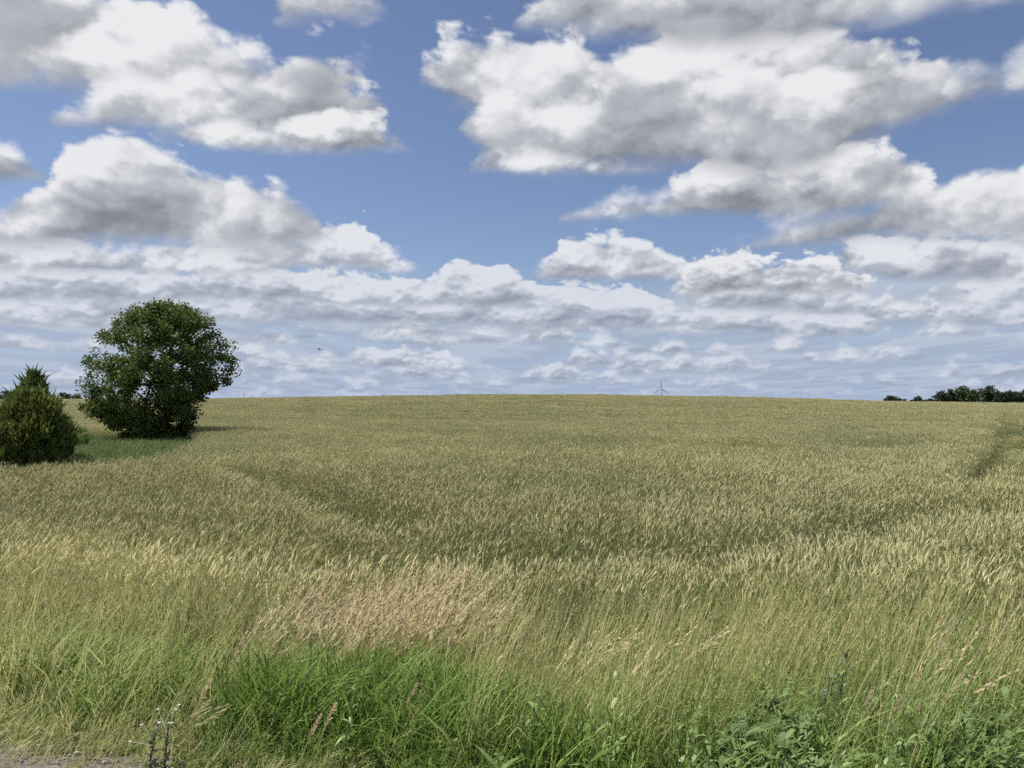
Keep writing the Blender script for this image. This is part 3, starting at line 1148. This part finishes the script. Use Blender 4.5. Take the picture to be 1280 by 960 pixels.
# bushy herbs among the grass at the lower right, a few elsewhere
verge('weeds', [herb_tuft(4, 0.28, 0.62, 0.11, 0.026, M['leaf_weed']) for _ in range(5)] + [herb_tuft(4, 0.24, 0.5, 0.17, 0.05, M['leaf_dock']) for _ in range(4)], 0.13, 0.45, 0.9,
      [(1060, 860, 80, 60, 1.0), (1000, 900, 90, 60, 0.9), (1210, 880, 90, 60, 0.7), (900, 950, 70, 50, 0.45), (985, 950, 90, 60, 0.5), (780, 930, 80, 50, 0.10), (660, 900, 40, 40, 0.4), (160, 900, 60, 40, 0.3)], 0.06, 0.3,
      'bushy broad-leaved herbs among the grass at the lower right', stray=0.9)
# withered thatch at the foot of the verge and creeping on to the gravel
n = 2600
X = rng.uniform(-6, 4, n)
Y = road_edge(X) + rng.normal(0.16, 0.20, n)
k = np.abs(X) < 0.85 * Y + 2.0
X, Y = X[k], Y[k]
n = len(X)
h = rng.uniform(0.35, 1.0, n)
scatter('thatch', [blade_tuft(10, 0.07, 0.07, 0.20, 0.006, M['grass_dry' if v < 4 else 'grass_mixed'], 0.9, 0.8) for v in range(7)], np.stack([X, Y, np.maximum(ground_z(X, Y), -0.01)], -1), lean_rot(rng.uniform(0, TAU, n), rng.uniform(0.1, 1.1, n), 0.7),
        np.stack([h, h, h], -1), rng.integers(0, 7, n), np.clip(rng.normal(-0.1, 0.3, n), -0.6, 0.6), 'withered low grass creeping over the edge of the gravel', 'grass')

# taller grass on the islet round tree and bush
X, Y = np.meshgrid(np.arange(-40, -6, 0.34), np.arange(14, 44, 0.34))
X = (X + rng.uniform(-0.2, 0.2, X.shape)).ravel()
Y = (Y + rng.uniform(-0.2, 0.2, Y.shape)).ravel()
k = (islet(X, Y) < 1.04) & (X > -0.85 * Y - 2)
X, Y = X[k], Y[k]
n = len(X)
h = 1 + 0.35 * fbm2(X, Y, 2.0, 8)
scatter('grass', [blade_tuft(46, 0.26, 0.3, 0.62, 0.016, M['grass_islet'], 0.4) for _ in range(6)], np.stack([X, Y, ground_z(X, Y) - 0.02], -1), lean_rot(rng.uniform(0, TAU, n), np.full(n, 0.08)),
        np.stack([h, h, h], -1), rng.integers(0, 6, n), np.clip(0.25 + 0.3 * fbm2(X, Y, 3, 9), 0, 1), 'rough green grass round the lone tree and the juniper', 'grass')


# ------------------------------------------------------------------ trees
def leaf_cloud(centers, per, radius, size, aspect=0.62, up=0.35, flat=0.8, seed=1, fold=0.25):
    """many small folded leaves gathered round cluster centres -> vertex and triangle arrays"""
    r = np.random.default_rng(seed)
    C = np.repeat(np.asarray(centers), per, axis=0)
    n = len(C)
    off = r.normal(0, 1, (n, 3))
    off /= np.linalg.norm(off, axis=1)[:, None] + 1e-9
    rad = np.repeat(np.broadcast_to(np.asarray(radius, float), (len(centers),)), per)
    off *= (rad * r.random(n) ** 0.45)[:, None]
    off[:, 2] *= flat
    p = C + off
    d = r.normal(0, 1, (n, 3)) + off / (rad[:, None] + 1e-6) * 0.8
    d[:, 2] += up - 0.3
    d /= np.linalg.norm(d, axis=1)[:, None]
    s = np.cross(d, r.normal(0, 1, (n, 3)))
    s /= np.linalg.norm(s, axis=1)[:, None] + 1e-9
    nr_ = np.cross(d, s)
    L = size * r.uniform(0.65, 1.25, n)[:, None]
    W = L * aspect * 0.5
    a = p
    b = p + d * L * 0.45 + s * W + nr_ * L * fold * 0.4
    c = p + d * L
    e = p + d * L * 0.45 - s * W + nr_ * L * fold * 0.4
    V = np.stack([a, b, c, e], 1).reshape(-1, 3)
    i = np.arange(n)[:, None] * 4
    T = np.concatenate([i + np.array([[0, 1, 2]]), i + np.array([[0, 2, 3]])], 1).reshape(-1, 3)
    return V, T


def grow_limbs(roots, targets, r0, seed=1, kink=0.12):
    """limb network: each target hooks on to the nearest node that is nearer the root"""
    rr = random.Random(seed)
    nodes = [np.array(p, float) for p in roots]
    parent = [-1] * len(nodes)
    order = sorted(range(len(targets)), key=lambda i: np.linalg.norm(targets[i] - nodes[0]))
    for i in order:
        t = np.asarray(targets[i], float)
        P_ = np.array(nodes)
        d = np.linalg.norm(P_ - t, axis=1) + 0.35 * np.maximum(0, P_[:, 2] - t[2]) * 2
        j = int(np.argmin(d))
        gap_ = np.linalg.norm(t - nodes[j])
        steps = max(1, int(gap_ / 0.7))
        prev = j
        for q in range(1, steps + 1):
            f = q / steps
            p = nodes[j] * (1 - f) + t * f + np.array([rr.gauss(0, kink), rr.gauss(0, kink), rr.gauss(0, kink) + 0.10 * math.sin(f * math.pi)]) * (0 if q == steps else 1) * min(1, gap_)
            nodes.append(p)
            parent.append(prev)
            prev = len(nodes) - 1
    w = np.zeros(len(nodes))
    kids = [0] * len(nodes)
    for i in range(len(nodes) - 1, -1, -1):
        if kids[i] == 0:
            w[i] = 1.0
        if parent[i] >= 0:
            w[parent[i]] += w[i]
            kids[parent[i]] += 1
    rad = r0 * np.sqrt(w / w.max())
    mb = MB()
    for i in range(len(nodes)):
        j = parent[i]
        if j >= 0:
            mb.tube([nodes[j], nodes[i]], [min(rad[j], rad[i] * 1.6), max(rad[i] * 0.9, 0.006)], 5, 0, cap=False)
    return mb


# --- the lone broadleaf tree; outline read from the photograph (half widths left and right of the stem per height)
T0 = TREE_AT
S_T = 40.0 / F_PX                       # metres per photograph pixel at the tree
OUT = [(552, 152, 236), (540, 140, 250), (520, 118, 256), (500, 108, 262), (480, 112, 284), (460, 106, 300), (445, 112, 296), (430, 118, 288), (414, 124, 276), (400, 142, 268), (390, 168, 252), (382, 190, 236), (377, 205, 226)]
oz = np.array([EYE + (HORIZON - p[0]) * S_T for p in OUT])
ol = np.array([(p[1] - 203) * S_T for p in OUT])
orr = np.array([(p[2] - 203) * S_T for p in OUT])
r = np.random.default_rng(42)
cl = []
while len(cl) < 620:
    z = r.uniform(oz[0], oz[-1] - 0.25)
    l, rt = np.interp(z, oz, ol), np.interp(z, oz, orr)
    cx_, hw = (l + rt) / 2, (rt - l) / 2
    x, y = r.uniform(-1, 1, 2)
    th = math.atan2(y, x)
    hw *= 0.96 + 0.17 * float(fbm2(np.array([3 + 2.2 * math.cos(th)]), np.array([z * 1.1 + 1.6 * math.sin(th)]), 0.9, 19, 2)[0])
    hw *= 0.80 + 0.20 * min(1.0, (z - oz[0]) / 1.6)
    q = x * x + y * y
    if q > 0.93 or r.random() > 0.45 + 0.55 * q:
        continue
    p = np.array([cx_ + x * (hw - 0.22), y * (hw - 0.1) * 0.88, z])
    lump = fbm2(np.array([p[0] * 1.0 + p[1] * 0.7]), np.array([p[2] * 1.0 - p[1] * 0.6]), 1.15, 5, 2)[0]
    if lump < -0.36 and q > 0.35 and r.random() < 0.85:
        continue
    if x < -0.35 and z > oz[0] + 2.6 and r.random() < 0.30:       # thinner on the windward left
        continue
    if z < oz[0] + 0.55 and abs(x) > 0.72:
        continue
    cl.append(p)
cl += [np.array([(104 - 203) * S_T, 0.3, EYE + (HORIZON - 451) * S_T]), np.array([(112 - 203) * S_T, 0.2, EYE + (HORIZON - 452) * S_T]),
       np.array([(107 - 203) * S_T, -0.3, EYE + (HORIZON - 508) * S_T]), np.array([(116 - 203) * S_T, -0.2, EYE + (HORIZON - 514) * S_T])]
cl = np.array(cl)
cl[:, 2] -= T0.z
tree = empty('tree', T0, 'lone round-crowned dark green broadleaf tree on the grass islet in the field', 'tree')
V, T = leaf_cloud(cl, 98, r.uniform(0.24, 0.55, len(cl)), 0.13, 0.75, seed=3)
o = bpy.data.objects.new('crown', big_mesh('crown', V, T, [M['leaf_tree']]))
col.objects.link(o)
o.parent = tree
mb = grow_limbs([(0, 0, -0.15), (0.04, 0, 0.25)] + [], [np.array([0.45 * math.cos(k * 1.7 + 0.4), 0.45 * math.sin(k * 1.7 + 0.4), 0.9 + 0.25 * k]) for k in range(4)] + list(cl), 0.24, 5)
mb.tube([(0, 0, -0.2), (0.0, 0, 0.1), (0.05, 0.0, 0.5)], [0.30, 0.22, 0.15], 9)
mb.build('trunk', M['bark'], tree, True)


# --- evergreens
def spray_cone(center_fn, n, length, width, seed, updir=0.9):
    """short upward sprays on a bushy surface"""
    rr = np.random.default_rng(seed)
    p, out = center_fn(rr, n)
    d = out * (1 - updir * 0.6) + rr.normal(0, 0.28, (n, 3))
    d[:, 2] += updir
    d /= np.linalg.norm(d, axis=1)[:, None]
    s = np.cross(d, rr.normal(0, 1, (n, 3)))
    s /= np.linalg.norm(s, axis=1)[:, None] + 1e-9
    L = length * (rr.uniform(0.5, 1.25, n) + (rr.random(n) < 0.05) * rr.uniform(0.4, 1.6, n))[:, None]
    W = width * rr.uniform(0.6, 1.2, n)[:, None]
    V = np.stack([p - s * W * 0.25, p + d * L * 0.45 - s * W * 0.5, p + d * L, p + d * L * 0.45 + s * W * 0.5], 1).reshape(-1, 3)
    i = np.arange(n)[:, None] * 4
    T = np.concatenate([i + np.array([[0, 1, 2]]), i + np.array([[0, 2, 3]])], 1).reshape(-1, 3)
    return V, T


def bush_surface(profile, lump=0.22, seed=1, xy=1.0):
    """profile: (height, radius) pairs; points spread through the outer third of a lumpy body of revolution"""
    hz = np.array([p[0] for p in profile])
    hr = np.array([p[1] for p in profile])

    def fn(rr, n):
        z = rr.uniform(hz[0], hz[-1], n * 3)
        R = np.interp(z, hz, hr)
        keep = rr.random(n * 3) < (R / hr.max()) * 0.9 + 0.1
        z, R = z[keep][:n], R[keep][:n]
        while len(z) < n:
            z, R = np.concatenate([z, z])[:n], np.concatenate([R, R])[:n]
        a = rr.uniform(0, TAU, n)
        lob = 1 + lump * fbm2(6 + R * 1.5 * np.cos(a) * 2.2 + 2.0 * np.sin(a) * R, z * 2.3, 0.8, seed, 3)
        q = 1 - 0.45 * rr.random(n) ** 1.3
        rad = R * lob * q
        p = np.stack([rad * np.cos(a), rad * np.sin(a), z], -1)
        out = np.stack([np.cos(a), np.sin(a), np.zeros(n)], -1)
        return p, out
    return fn


def evergreen(name, loc, profile, n, length, width, mat, label, seed, lump=0.22):
    e = empty(name, loc, label, 'shrub' if name == 'juniper_bush' else 'tree')
    V, T = spray_cone(bush_surface(profile, lump, seed), n, length, width, seed)
    o = bpy.data.objects.new('crown', big_mesh('crown', V, T, [mat]))
    col.objects.link(o)
    o.parent = e
    mb = MB()
    top = profile[-1][0]
    mb.tube([(0, 0, -0.1), (0.03, 0.02, top * 0.4), (0.0, 0.03, top * 0.93)], [0.10, 0.07, 0.02], 7)
    for k in range(14):
        a = random.uniform(0, TAU)
        z = top * random.uniform(0.08, 0.7)
        R = np.interp(z, [p[0] for p in profile], [p[1] for p in profile]) * 0.8
        mb.tube([(0, 0, z), (R * 0.5 * math.cos(a), R * 0.5 * math.sin(a), z + 0.15), (R * math.cos(a), R * math.sin(a), z + 0.45)], [0.03, 0.02, 0.008], 5)
    mb.build('trunk', M['bark'], e, True)
    return e


SB = 24.0 / F_PX
evergreen('juniper_bush', BUSH_AT, [(0.0, 0.74), (0.35, 0.92), (0.9, 1.0), (1.4, 0.94), (1.8, 0.76), (2.15, 0.48), (2.40, 0.2)], 24000, 0.19, 0.06, M['leaf_juniper'],
          'rounded yellowish green evergreen bush on the left edge, below a pointed conifer', 11, 0.5)
cpos = on_ground(42, 25.6)
evergreen('conifer_tree', cpos, [(0.0, 0.8), (0.8, 0.98), (1.6, 0.88), (2.0, 0.66), (2.4, 0.44), (2.7, 0.27), (2.95, 0.12), (3.1, 0.03)], 18000, 0.22, 0.06, M['leaf_spruce'],
          'small conical conifer with a pointed top rising behind the rounded bush', 13, 0.55)
# a low dark shoot between bush and tree
sh = empty('shrub', on_ground(100, 33.0), 'small dark scrubby shoot between the rounded bush and the lone tree', 'shrub')
V, T = leaf_cloud(np.array([(x, y, z) for x, y, z in zip(rng.normal(0, 0.16, 16), rng.normal(0, 0.14, 16), rng.uniform(0.3, 1.05, 16))]), 40, 0.16, 0.09, 0.5, seed=8)
o = bpy.data.objects.new('crown', big_mesh('crown', V, T, [M['leaf_tree']]))
col.objects.link(o)
o.parent = sh
mb = MB()
for k in range(5):
    a = random.uniform(0, TAU)
    mb.tube([(0, 0, -0.05), (0.1 * math.cos(a), 0.1 * math.sin(a), 0.5), (0.22 * math.cos(a), 0.2 * math.sin(a), 1.0)], [0.02, 0.014, 0.005], 5)
mb.build('stem', M['bark'], sh, True)


# --- far trees beyond the crest
def far_tree(px, py_top, width_px, dist, label, group, mat, seed, squat=1.0):
    rr = np.random.default_rng(seed)
    g = on_ground(px, dist)
    s = dist / F_PX
    top = EYE + (HORIZON - py_top) * s
    H = top - g.z
    R = width_px * s * 0.5
    e = empty('far_tree', g, label, 'tree', group)
    # a few rounded masses of leaf clumps round the leader
    C = []
    zc0 = max(H * 0.28, H - 2.6 * R * squat)
    for k in range(95):
        d = rr.normal(0, 1, 3)
        d /= np.linalg.norm(d)
        q = rr.random() ** 0.4
        lob = 1 + 0.28 * math.sin(d[0] * 5 + seed) * math.cos(d[2] * 4 + d[1] * 3 + seed * 2)
        C.append((d[0] * R * q * lob, d[1] * R * q * lob, (zc0 + H) / 2 + d[2] * (H - zc0) / 2 * q * min(lob, 1.05)))
    for k in range(40):
        a = rr.uniform(0, TAU)
        C.append((R * 0.75 * math.cos(a) * rr.random() ** 0.5, R * 0.75 * math.sin(a) * rr.random() ** 0.5, rr.uniform(H * 0.12, zc0 + H * 0.15)))
    V, T = leaf_cloud(np.array(C), 36, R * 0.24, max(0.5, R * 0.17), 0.8, seed=seed)
    o = bpy.data.objects.new('crown', big_mesh('crown', V, T, [mat]))
    col.objects.link(o)
    o.parent = e
    mb = MB()
    mb.tube([(0, 0, -0.5), (0.1, 0, H * 0.35), (0, 0.1, H * 0.75)], [0.35, 0.26, 0.12], 7)
    for k in range(5):
        a = k * 1.26
        mb.tube([(0, 0, H * (0.3 + 0.07 * k)), (R * 0.6 * math.cos(a), R * 0.6 * math.sin(a), H * (0.45 + 0.07 * k))], [0.12, 0.04], 5)
    mb.build('trunk', M['bark'], e, True)


FT = [(1113, 494.5, 14, 'leftmost small round tree at the end of the far right tree line'), (1123, 497, 11, 'second small tree from the end of the far right tree line'),
      (1131, 499, 8, 'lowest bush-sized tree near the end of the far right tree line'), (1140, 499.5, 9, 'tiny tree left of a rounder one in the far right tree line'),
      (1149, 495.5, 13, 'round little tree standing in the gap of the far right tree line'), (1163, 498, 16, 'broad low tree just before the tall part of the far tree line'),
      (1178, 488.5, 18, 'dark tree opening the tall part of the far right tree line'), (1190, 487.5, 17, 'dark round tree left of the tallest far tree'),
      (1203, 480.5, 20, 'tallest far tree, paler green, on the right horizon'), (1217, 487, 18, 'lower pale tree between the two tallest far trees'),
      (1234, 482.5, 21, 'broad pale tree, second tallest of the far right tree line'), (1250, 490, 16, 'dark tree right of the second tallest far tree'),
      (1257, 488, 14, 'dark pointed tree third from the right end of the far tree line'), (1266, 488, 13, 'dark tree second from the right end of the far tree line'),
      (1278, 489, 16, 'dark tree at the right edge of the picture on the horizon'), (1294, 487, 18, None)]
for i, (px, pt, w, lab) in enumerate(FT):
    if lab is None:
        continue
    far_tree(px, pt, w, 470 + 14 * (i % 3), lab, 'far tree line on the right horizon', M['leaf_far_pale'] if i in (8, 9, 10) else M['leaf_far'], 100 + i)
for i, (px, pt, w, lab) in enumerate([(8, 490, 19, 'dark round far tree on the left horizon at the picture edge'), 
                                      (82, 491.5, 17, 'dark far tree on the left horizon just right of the conifer'), (96, 493, 13, 'far tree on the left horizon beside the lone tree')]):
    far_tree(px, pt, w, 520 + 12 * i, lab, 'far trees on the left horizon', M['leaf_far'], 150 + i)

# ------------------------------------------------------------------ wind turbine, pole, bird
TD = 4000.0
tb = on_ground(826.5, TD)
hub_z = EYE + (HORIZON - 486.3) * TD / F_PX - tb.z
wtb = empty('wind_turbine', tb, 'distant three-bladed wind turbine standing behind the crest of the field', 'turbine')
mb = MB()
mb.tube([(0, 0, 0), (0, 0, hub_z * 0.5), (0, 0, hub_z - 1.5)], [3.4, 2.8, 2.1], 14)
mb.build('tower', M['turbine'], wtb, True)
mb = MB()
mb.tube([(0, -5.5, hub_z), (0, -4, hub_z), (0, 3.5, hub_z + 0.2), (0, 6.5, hub_z + 0.1)], [1.9, 2.6, 2.5, 1.6], 10)
mb.build('nacelle', M['turbine'], wtb, True)
mb = MB()
mb.tube([(0, -9.2, hub_z), (0, -8.4, hub_z), (0, -7.0, hub_z), (0, -5.4, hub_z)], [0.3, 1.4, 2.1, 2.2], 10)
mb.build('hub', M['turbine'], wtb, True)
for k, (ang_, Lb) in enumerate(((4, 49), (-122, 49), (118, 49))):
    mb = MB()
    a = math.radians(ang_)
    d = np.array([-math.sin(a), 0, math.cos(a)])
    s = np.array([math.cos(a), 0, math.sin(a)])
    prof = [(1.5, 1.0, 1.0), (6, 1.6, 1.0), (10, 2.3, 0.7), (22, 1.7, 0.45), (36, 1.2, 0.28), (Lb, 0.35, 0.1)]
    V, Fc = [], []
    c0 = np.array([0, -7.0, hub_z])
    for L_, wv, th in prof:
        for u, q in ((-wv, 0), (0, th), (wv, 0), (0, -th)):
            V.append(c0 + d * L_ + s * (u + wv * 0.25) + np.array([0, q, 0]))
    for i in range(len(prof) - 1):
        for q in range(4):
            q2 = (q + 1) % 4
            Fc.append((i * 4 + q, i * 4 + q2, i * 4 + 4 + q2, i * 4 + 4 + q))
    Fc += [(3, 2, 1, 0), tuple(4 * (len(prof) - 1) + q for q in range(4))]
    mb.add(V, Fc)
    mb.build('blade', M['turbine'], wtb)

pp = on_ground(305, 235.0)
pl = empty('pole', pp, 'thin dark post on the crest right of the lone tree', 'pole')
mb = MB()
ph = EYE + (HORIZON - 492.5) * 235 / F_PX - pp.z
mb.tube([(0, 0, -0.3), (0, 0, ph * 0.6), (0.01, 0, ph)], [0.11, 0.10, 0.08], 8)
mb.build('shaft', M['pole'], pl, True)
mb = MB()
mb.tube([(-0.35, 0, ph - 0.25), (0.35, 0, ph - 0.25)], [0.05, 0.05], 6)
mb.build('crossbar', M['pole'], pl)

# small bird gliding over the field
bd = 62.0
bx, bz = (399 - CX) / F_PX * bd, EYE + (HORIZON - 437) / F_PX * bd
bird = empty('bird', (bx, bd, bz), 'small dark bird gliding in the sky right of the lone tree', 'bird')
mb = MB()
body = [(-0.125, 0, 0.0), (-0.10, 0, 0.005), (-0.06, 0, 0.01), (0.0, 0, 0.008), (0.06, 0, 0.012), (0.09, 0, 0.022), (0.115, 0, 0.024), (0.145, 0, 0.018)]
mb.tube(body, [0.012, 0.018, 0.032, 0.040, 0.032, 0.022, 0.024, 0.004], 8)
for s in (-1, 1):        # wings, continuous with the body
    mb.add([(0.055, s * 0.02, 0.02), (-0.045, s * 0.02, 0.02), (-0.05, s * 0.14, 0.06), (0.05, s * 0.13, 0.065), (-0.07, s * 0.27, 0.04), (0.0, s * 0.24, 0.05),
            (0.055, s * 0.02, 0.03), (-0.045, s * 0.02, 0.028), (-0.05, s * 0.14, 0.066), (0.05, s * 0.13, 0.073), (0.0, s * 0.24, 0.055)],
           [(0, 1, 2, 3), (3, 2, 4, 5), (6, 9, 8, 7), (9, 10, 4, 8), (0, 3, 9, 6), (3, 5, 10, 9), (1, 7, 8, 2)])
mb.add([(-0.11, -0.012, 0.0), (-0.11, 0.012, 0.0), (-0.20, 0.035, 0.0), (-0.17, 0, 0.003), (-0.20, -0.035, 0.0)], [(0, 1, 2, 3), (0, 3, 4)])
mb.build('body', M['bird'], bird, True)
bird.rotation_euler = (0.25, 0.1, math.radians(160))


# ------------------------------------------------------------------ individual weeds on the verge
def leaf_mesh(name, L, W, curl, fold, mat, wave=0.0, segs=6):
    """broad leaf with a folded midrib, growing along +x from its stalk, arching down"""
    V, Fc = [], []
    for i in range(segs + 1):
        t = i / segs
        w = W * 0.5 * (math.sin(math.pi * t ** 0.75) ** 0.8) + 0.004 * (1 - t)
        x = L * (t - 0.10 * curl * t * t)
        z = L * (0.25 * t * (1 - t) - curl * t * t * 0.5)
        wv = wave * W * math.sin(t * 11)
        V += [(x, -w, z + w * fold + wv), (x, 0, z), (x, w, z + w * fold - wv)]
    for i in range(segs):
        Fc += [(3 * i, 3 * i + 3, 3 * i + 4, 3 * i + 1), (3 * i + 1, 3 * i + 4, 3 * i + 5, 3 * i + 2)]
    mb = MB()
    mb.add(V, Fc)
    return mb.mesh(name, [mat], True)


DOCK = [leaf_mesh('leaf', 0.27, 0.095, c, 0.35, M['leaf_dock'], 0.06) for c in (0.5, 0.9, 1.3)]
SLIM = [leaf_mesh('leaf', 0.12, 0.028, c, 0.4, M['leaf_weed'], 0.05) for c in (0.5, 0.9, 1.3)]
THIS = [leaf_mesh('leaf', 0.15, 0.05, c, 0.6, M['leaf_grey'], 0.22) for c in (0.5, 0.9, 1.2)]


def weed(name, px, py, top_py, meshes, n_leaf, label, group, mat, seed, lmin, lmax, rosette=False, flowers=0, lean=0.08):
    """one plant: base seen at (px, py) on the ground, tip at top_py"""
    rr = random.Random(seed)
    g = P(px, py, -0.2)
    for _ in range(6):
        g = P(px, py, float(ground_z(g[0], g[1])))
    dist = g[1]
    H = (py - top_py) / F_PX * dist * 1.02
    e = empty(name, g, label, 'plant', group, 0.0)
    path = bend_path((0, 0, -0.02), H, rr.gauss(0, 0.6), lean + rr.uniform(0, 0.1), 6, 1.7)
    mb = MB()
    mb.tube(path, [0.006, 0.0055, 0.005, 0.0045, 0.004, 0.003, 0.0018], 5)
    mb.build('stem', mat, e, True)
    for i in range(n_leaf):
        t = (i + 0.5) / n_leaf
        if rosette:
            t = t ** 1.8 * 0.8
        q = t * 6
        k = min(5, int(q))
        p = path[k] * (1 - (q - k)) + path[k + 1] * (q - k)
        o = bpy.data.objects.new('leaf', rr.choice(meshes))
        col.objects.link(o)
        o.parent = e
        o.location = p
        s = rr.uniform(lmin, lmax) * (1.15 - 0.55 * t)
        o.scale = (s, s, s)
        o.rotation_euler = (rr.gauss(0, 0.2), rr.uniform(-1.1, -0.25) if not rosette else rr.uniform(-1.25, -0.35), i * 2.4 + rr.gauss(0, 0.3))
    for i in range(flowers):
        f = i / max(1, flowers - 1)
        p = path[6] * (1 - f) + path[4] * f
        off = np.array([rr.gauss(0, 0.05), rr.gauss(0, 0.05), rr.uniform(0.01, 0.06)]) * (0.6 + f)
        mb = MB()
        mb.tube([p, p + off], [0.0015, 0.001], 4)
        c = p + off
        for k in range(6):
            a = k * TAU / 6
            u = np.array([math.cos(a), math.sin(a), 0.25])
            v = np.array([-math.sin(a), math.cos(a), 0])
            mb.add([c, c + u * 0.005 + v * 0.003, c + u * 0.010, c + u * 0.005 - v * 0.003], [(0, 1, 2, 3)])
        mb.build('flower', M['petal'], e)
    return e


GD, GT, GW = 'broad-leaved docks on the verge', 'thistles and tall leafy weeds on the verge', 'slender leafy weeds on the verge'
weed('dock_plant', 918, 1010, 890, DOCK, 13, 'broad-leaved dock at the bottom, leftmost of the row right of centre', GD, M['leaf_dock'], 1, 0.75, 1.05, True)
weed('dock_plant', 978, 1015, 885, DOCK, 13, 'broad-leaved dock at the bottom, second from the left in its row', GD, M['leaf_dock'], 2, 0.7, 1.0, True)
weed('dock_plant', 1045, 1010, 880, DOCK, 12, 'broad-leaved dock at the bottom, below the tallest thistle', GD, M['leaf_dock'], 3, 0.7, 1.0, True)
weed('dock_plant', 1188, 995, 852, DOCK, 11, 'dock in the left half of the leafy clump at the right edge', GD, M['leaf_dock'], 4, 0.5, 0.8, True)
weed('dock_plant', 1230, 1000, 855, DOCK, 12, 'dock in the right half of the leafy clump at the right edge', GD, M['leaf_dock'], 5, 0.5, 0.8, True)
weed('thistle_plant', 1042, 985, 815, THIS, 22, 'tallest thistle among the weeds right of centre', GT, M['leaf_grey'], 6, 0.6, 0.95)
weed('thistle_plant', 1016, 995, 842, THIS, 18, 'shorter thistle just left of the tallest one', GT, M['leaf_grey'], 7, 0.6, 0.9)
weed('thistle_plant', 722, 940, 778, SLIM, 20, 'thin dark weed stalk rising above the dry grass right of the pink plumes', GT, M['leaf_grey'], 8, 0.4, 0.7)
weed('thistle_plant', 660, 990, 858, SLIM, 18, 'short dark bushy weed beside the bright green grass', GT, M['leaf_grey'], 9, 0.6, 0.9)
weed('leafy_weed', 1078, 1000, 848, SLIM, 24, 'slender green weed right of the tallest thistle', GW, M['leaf_weed'], 10, 0.8, 1.2)
weed('leafy_weed', 1160, 1005, 856, SLIM, 24, 'slender green weed left of the dock clump at the right edge', GW, M['leaf_weed'], 11, 0.8, 1.2)
weed('leafy_weed', 1256, 1000, 846, SLIM, 26, 'slender green weed at the far right of the dock clump', GW, M['leaf_weed'], 12, 0.8, 1.2)
weed('leafy_weed', 428, 975, 852, SLIM, 16, 'dark leafy weed sticking up from the bright green grass patch', GW, M['leaf_dock'], 13, 0.45, 0.7)
weed('leafy_weed', 475, 945, 842, SLIM, 10, 'bare dark weed stalk behind the bright green grass patch', GW, M['leaf_dock'], 14, 0.4, 0.6)
weed('white_flower_plant', 185, 975, 905, THIS, 16, 'grey-leaved weed beside the gravel at the lower left corner', 'white-flowered weeds by the gravel', M['leaf_grey'], 15, 0.35, 0.55, flowers=4)
weed('white_flower_plant', 205, 970, 885, THIS, 18, 'taller white-flowered stalk beside the gravel at lower left', 'white-flowered weeds by the gravel', M['leaf_grey'], 16, 0.3, 0.5, flowers=5)


# single stout grass stalks that stand clear of the rest
def grass_stalk(px, py, top_px, top_py, label, seed):
    rr = random.Random(seed)
    g = P(px, py, -0.2)
    for _ in range(6):
        g = P(px, py, float(ground_z(g[0], g[1])))
    s = g[1] / F_PX
    H = (py - top_py) * s * 1.02
    dxp = (top_px - px) * s
    e = empty('grass_stalk', g, label, 'grass stalk', 'single grass stalks before the green patch')
    path = bend_path((0, 0, -0.02), H, 0.0 if dxp > 0 else math.pi, abs(dxp) / H, 7, 2.0)
    mb = MB()
    mb.tube(path, [0.0022] * 5 + [0.0018, 0.0015, 0.001], 5)
    mb.build('stem', M['grass_dry'], e, True)
    mb = MB()
    d = (path[-1] - path[-2]) / np.linalg.norm(path[-1] - path[-2])
    for j in range(70):
        t = j / 69
        q = path[-1] - d * 0.11 * (1 - t)
        o = np.array([rr.gauss(0, 1), rr.gauss(0, 1), rr.gauss(0, 1)])
        sd_ = d + o * 0.3
        sd_ /= np.linalg.norm(sd_)
        sv = np.cross(sd_, o)
        sv /= np.linalg.norm(sv) + 1e-9
        ln = 0.022 * (0.5 + math.sin(math.pi * min(1, 0.15 + t * 0.8)))
        m_ = q + sd_ * ln * 0.5
        mb.add([q, m_ + sv * 0.0028, q + sd_ * ln, m_ - sv * 0.0028], [(0, 1, 2, 3)])
    mb.build('seed_head', M['panicle'], e)


for k, a in enumerate([(372, 985, 400, 893, 'grass stalk with a drooping pale seed head over the bright green grass'), (390, 990, 418, 880, 'second pale seed head just right of the drooping one'),
                       (492, 960, 520, 855, 'pale seed head at the upper right of the bright green grass'), (520, 960, 512, 884, 'short pale seed head inside the bright green grass'),
                       (228, 960, 262, 850, 'bent grass stalk above the white-flowered weeds'), (1062, 1020, 1092, 862, 'pale grass plume behind the docks, left of three'),
                       (1100, 1030, 1126, 872, 'pale grass plume behind the docks, middle of three'), (1134, 1035, 1152, 880, 'pale grass plume behind the docks, right of three')]):
    grass_stalk(*a, 300 + k)

# loose stones on the gravel shoulder
st = []
for v in range(5):
    mb = MB()
    rr = np.random.default_rng(60 + v)
    V, Fc = [], []
    mb.tube([(0, 0, -0.35), (0, 0, -0.1), (0.05, 0, 0.25), (0, 0.05, 0.5)], [0.5, 0.75, 0.62, 0.28], 7)
    o = mb.build('stone', M['stone'], link=False)
    for vv in o.data.vertices:
        vv.co += Vector(rr.normal(0, 0.10, 3))
    st.append(o)
n = 900
X = rng.uniform(-5.5, 2.0, n)
Y = road_edge(X) + 0.08 - rng.exponential(0.35, n)
k = Y > 0.8
X, Y = X[k], Y[k]
n = len(X)
s = np.clip(rng.lognormal(-4.75, 0.45, n), 0.003, 0.03)
scatter('gravel', st, np.stack([X, Y, np.full(n, 0.006)], -1), rng.uniform(0, TAU, (n, 3)) * np.array([0.1, 0.1, 1]), np.stack([s, s, s * 0.7], -1), rng.integers(0, 5, n), np.zeros(n),
        'loose grey gravel on the road shoulder at the lower left', 'gravel')
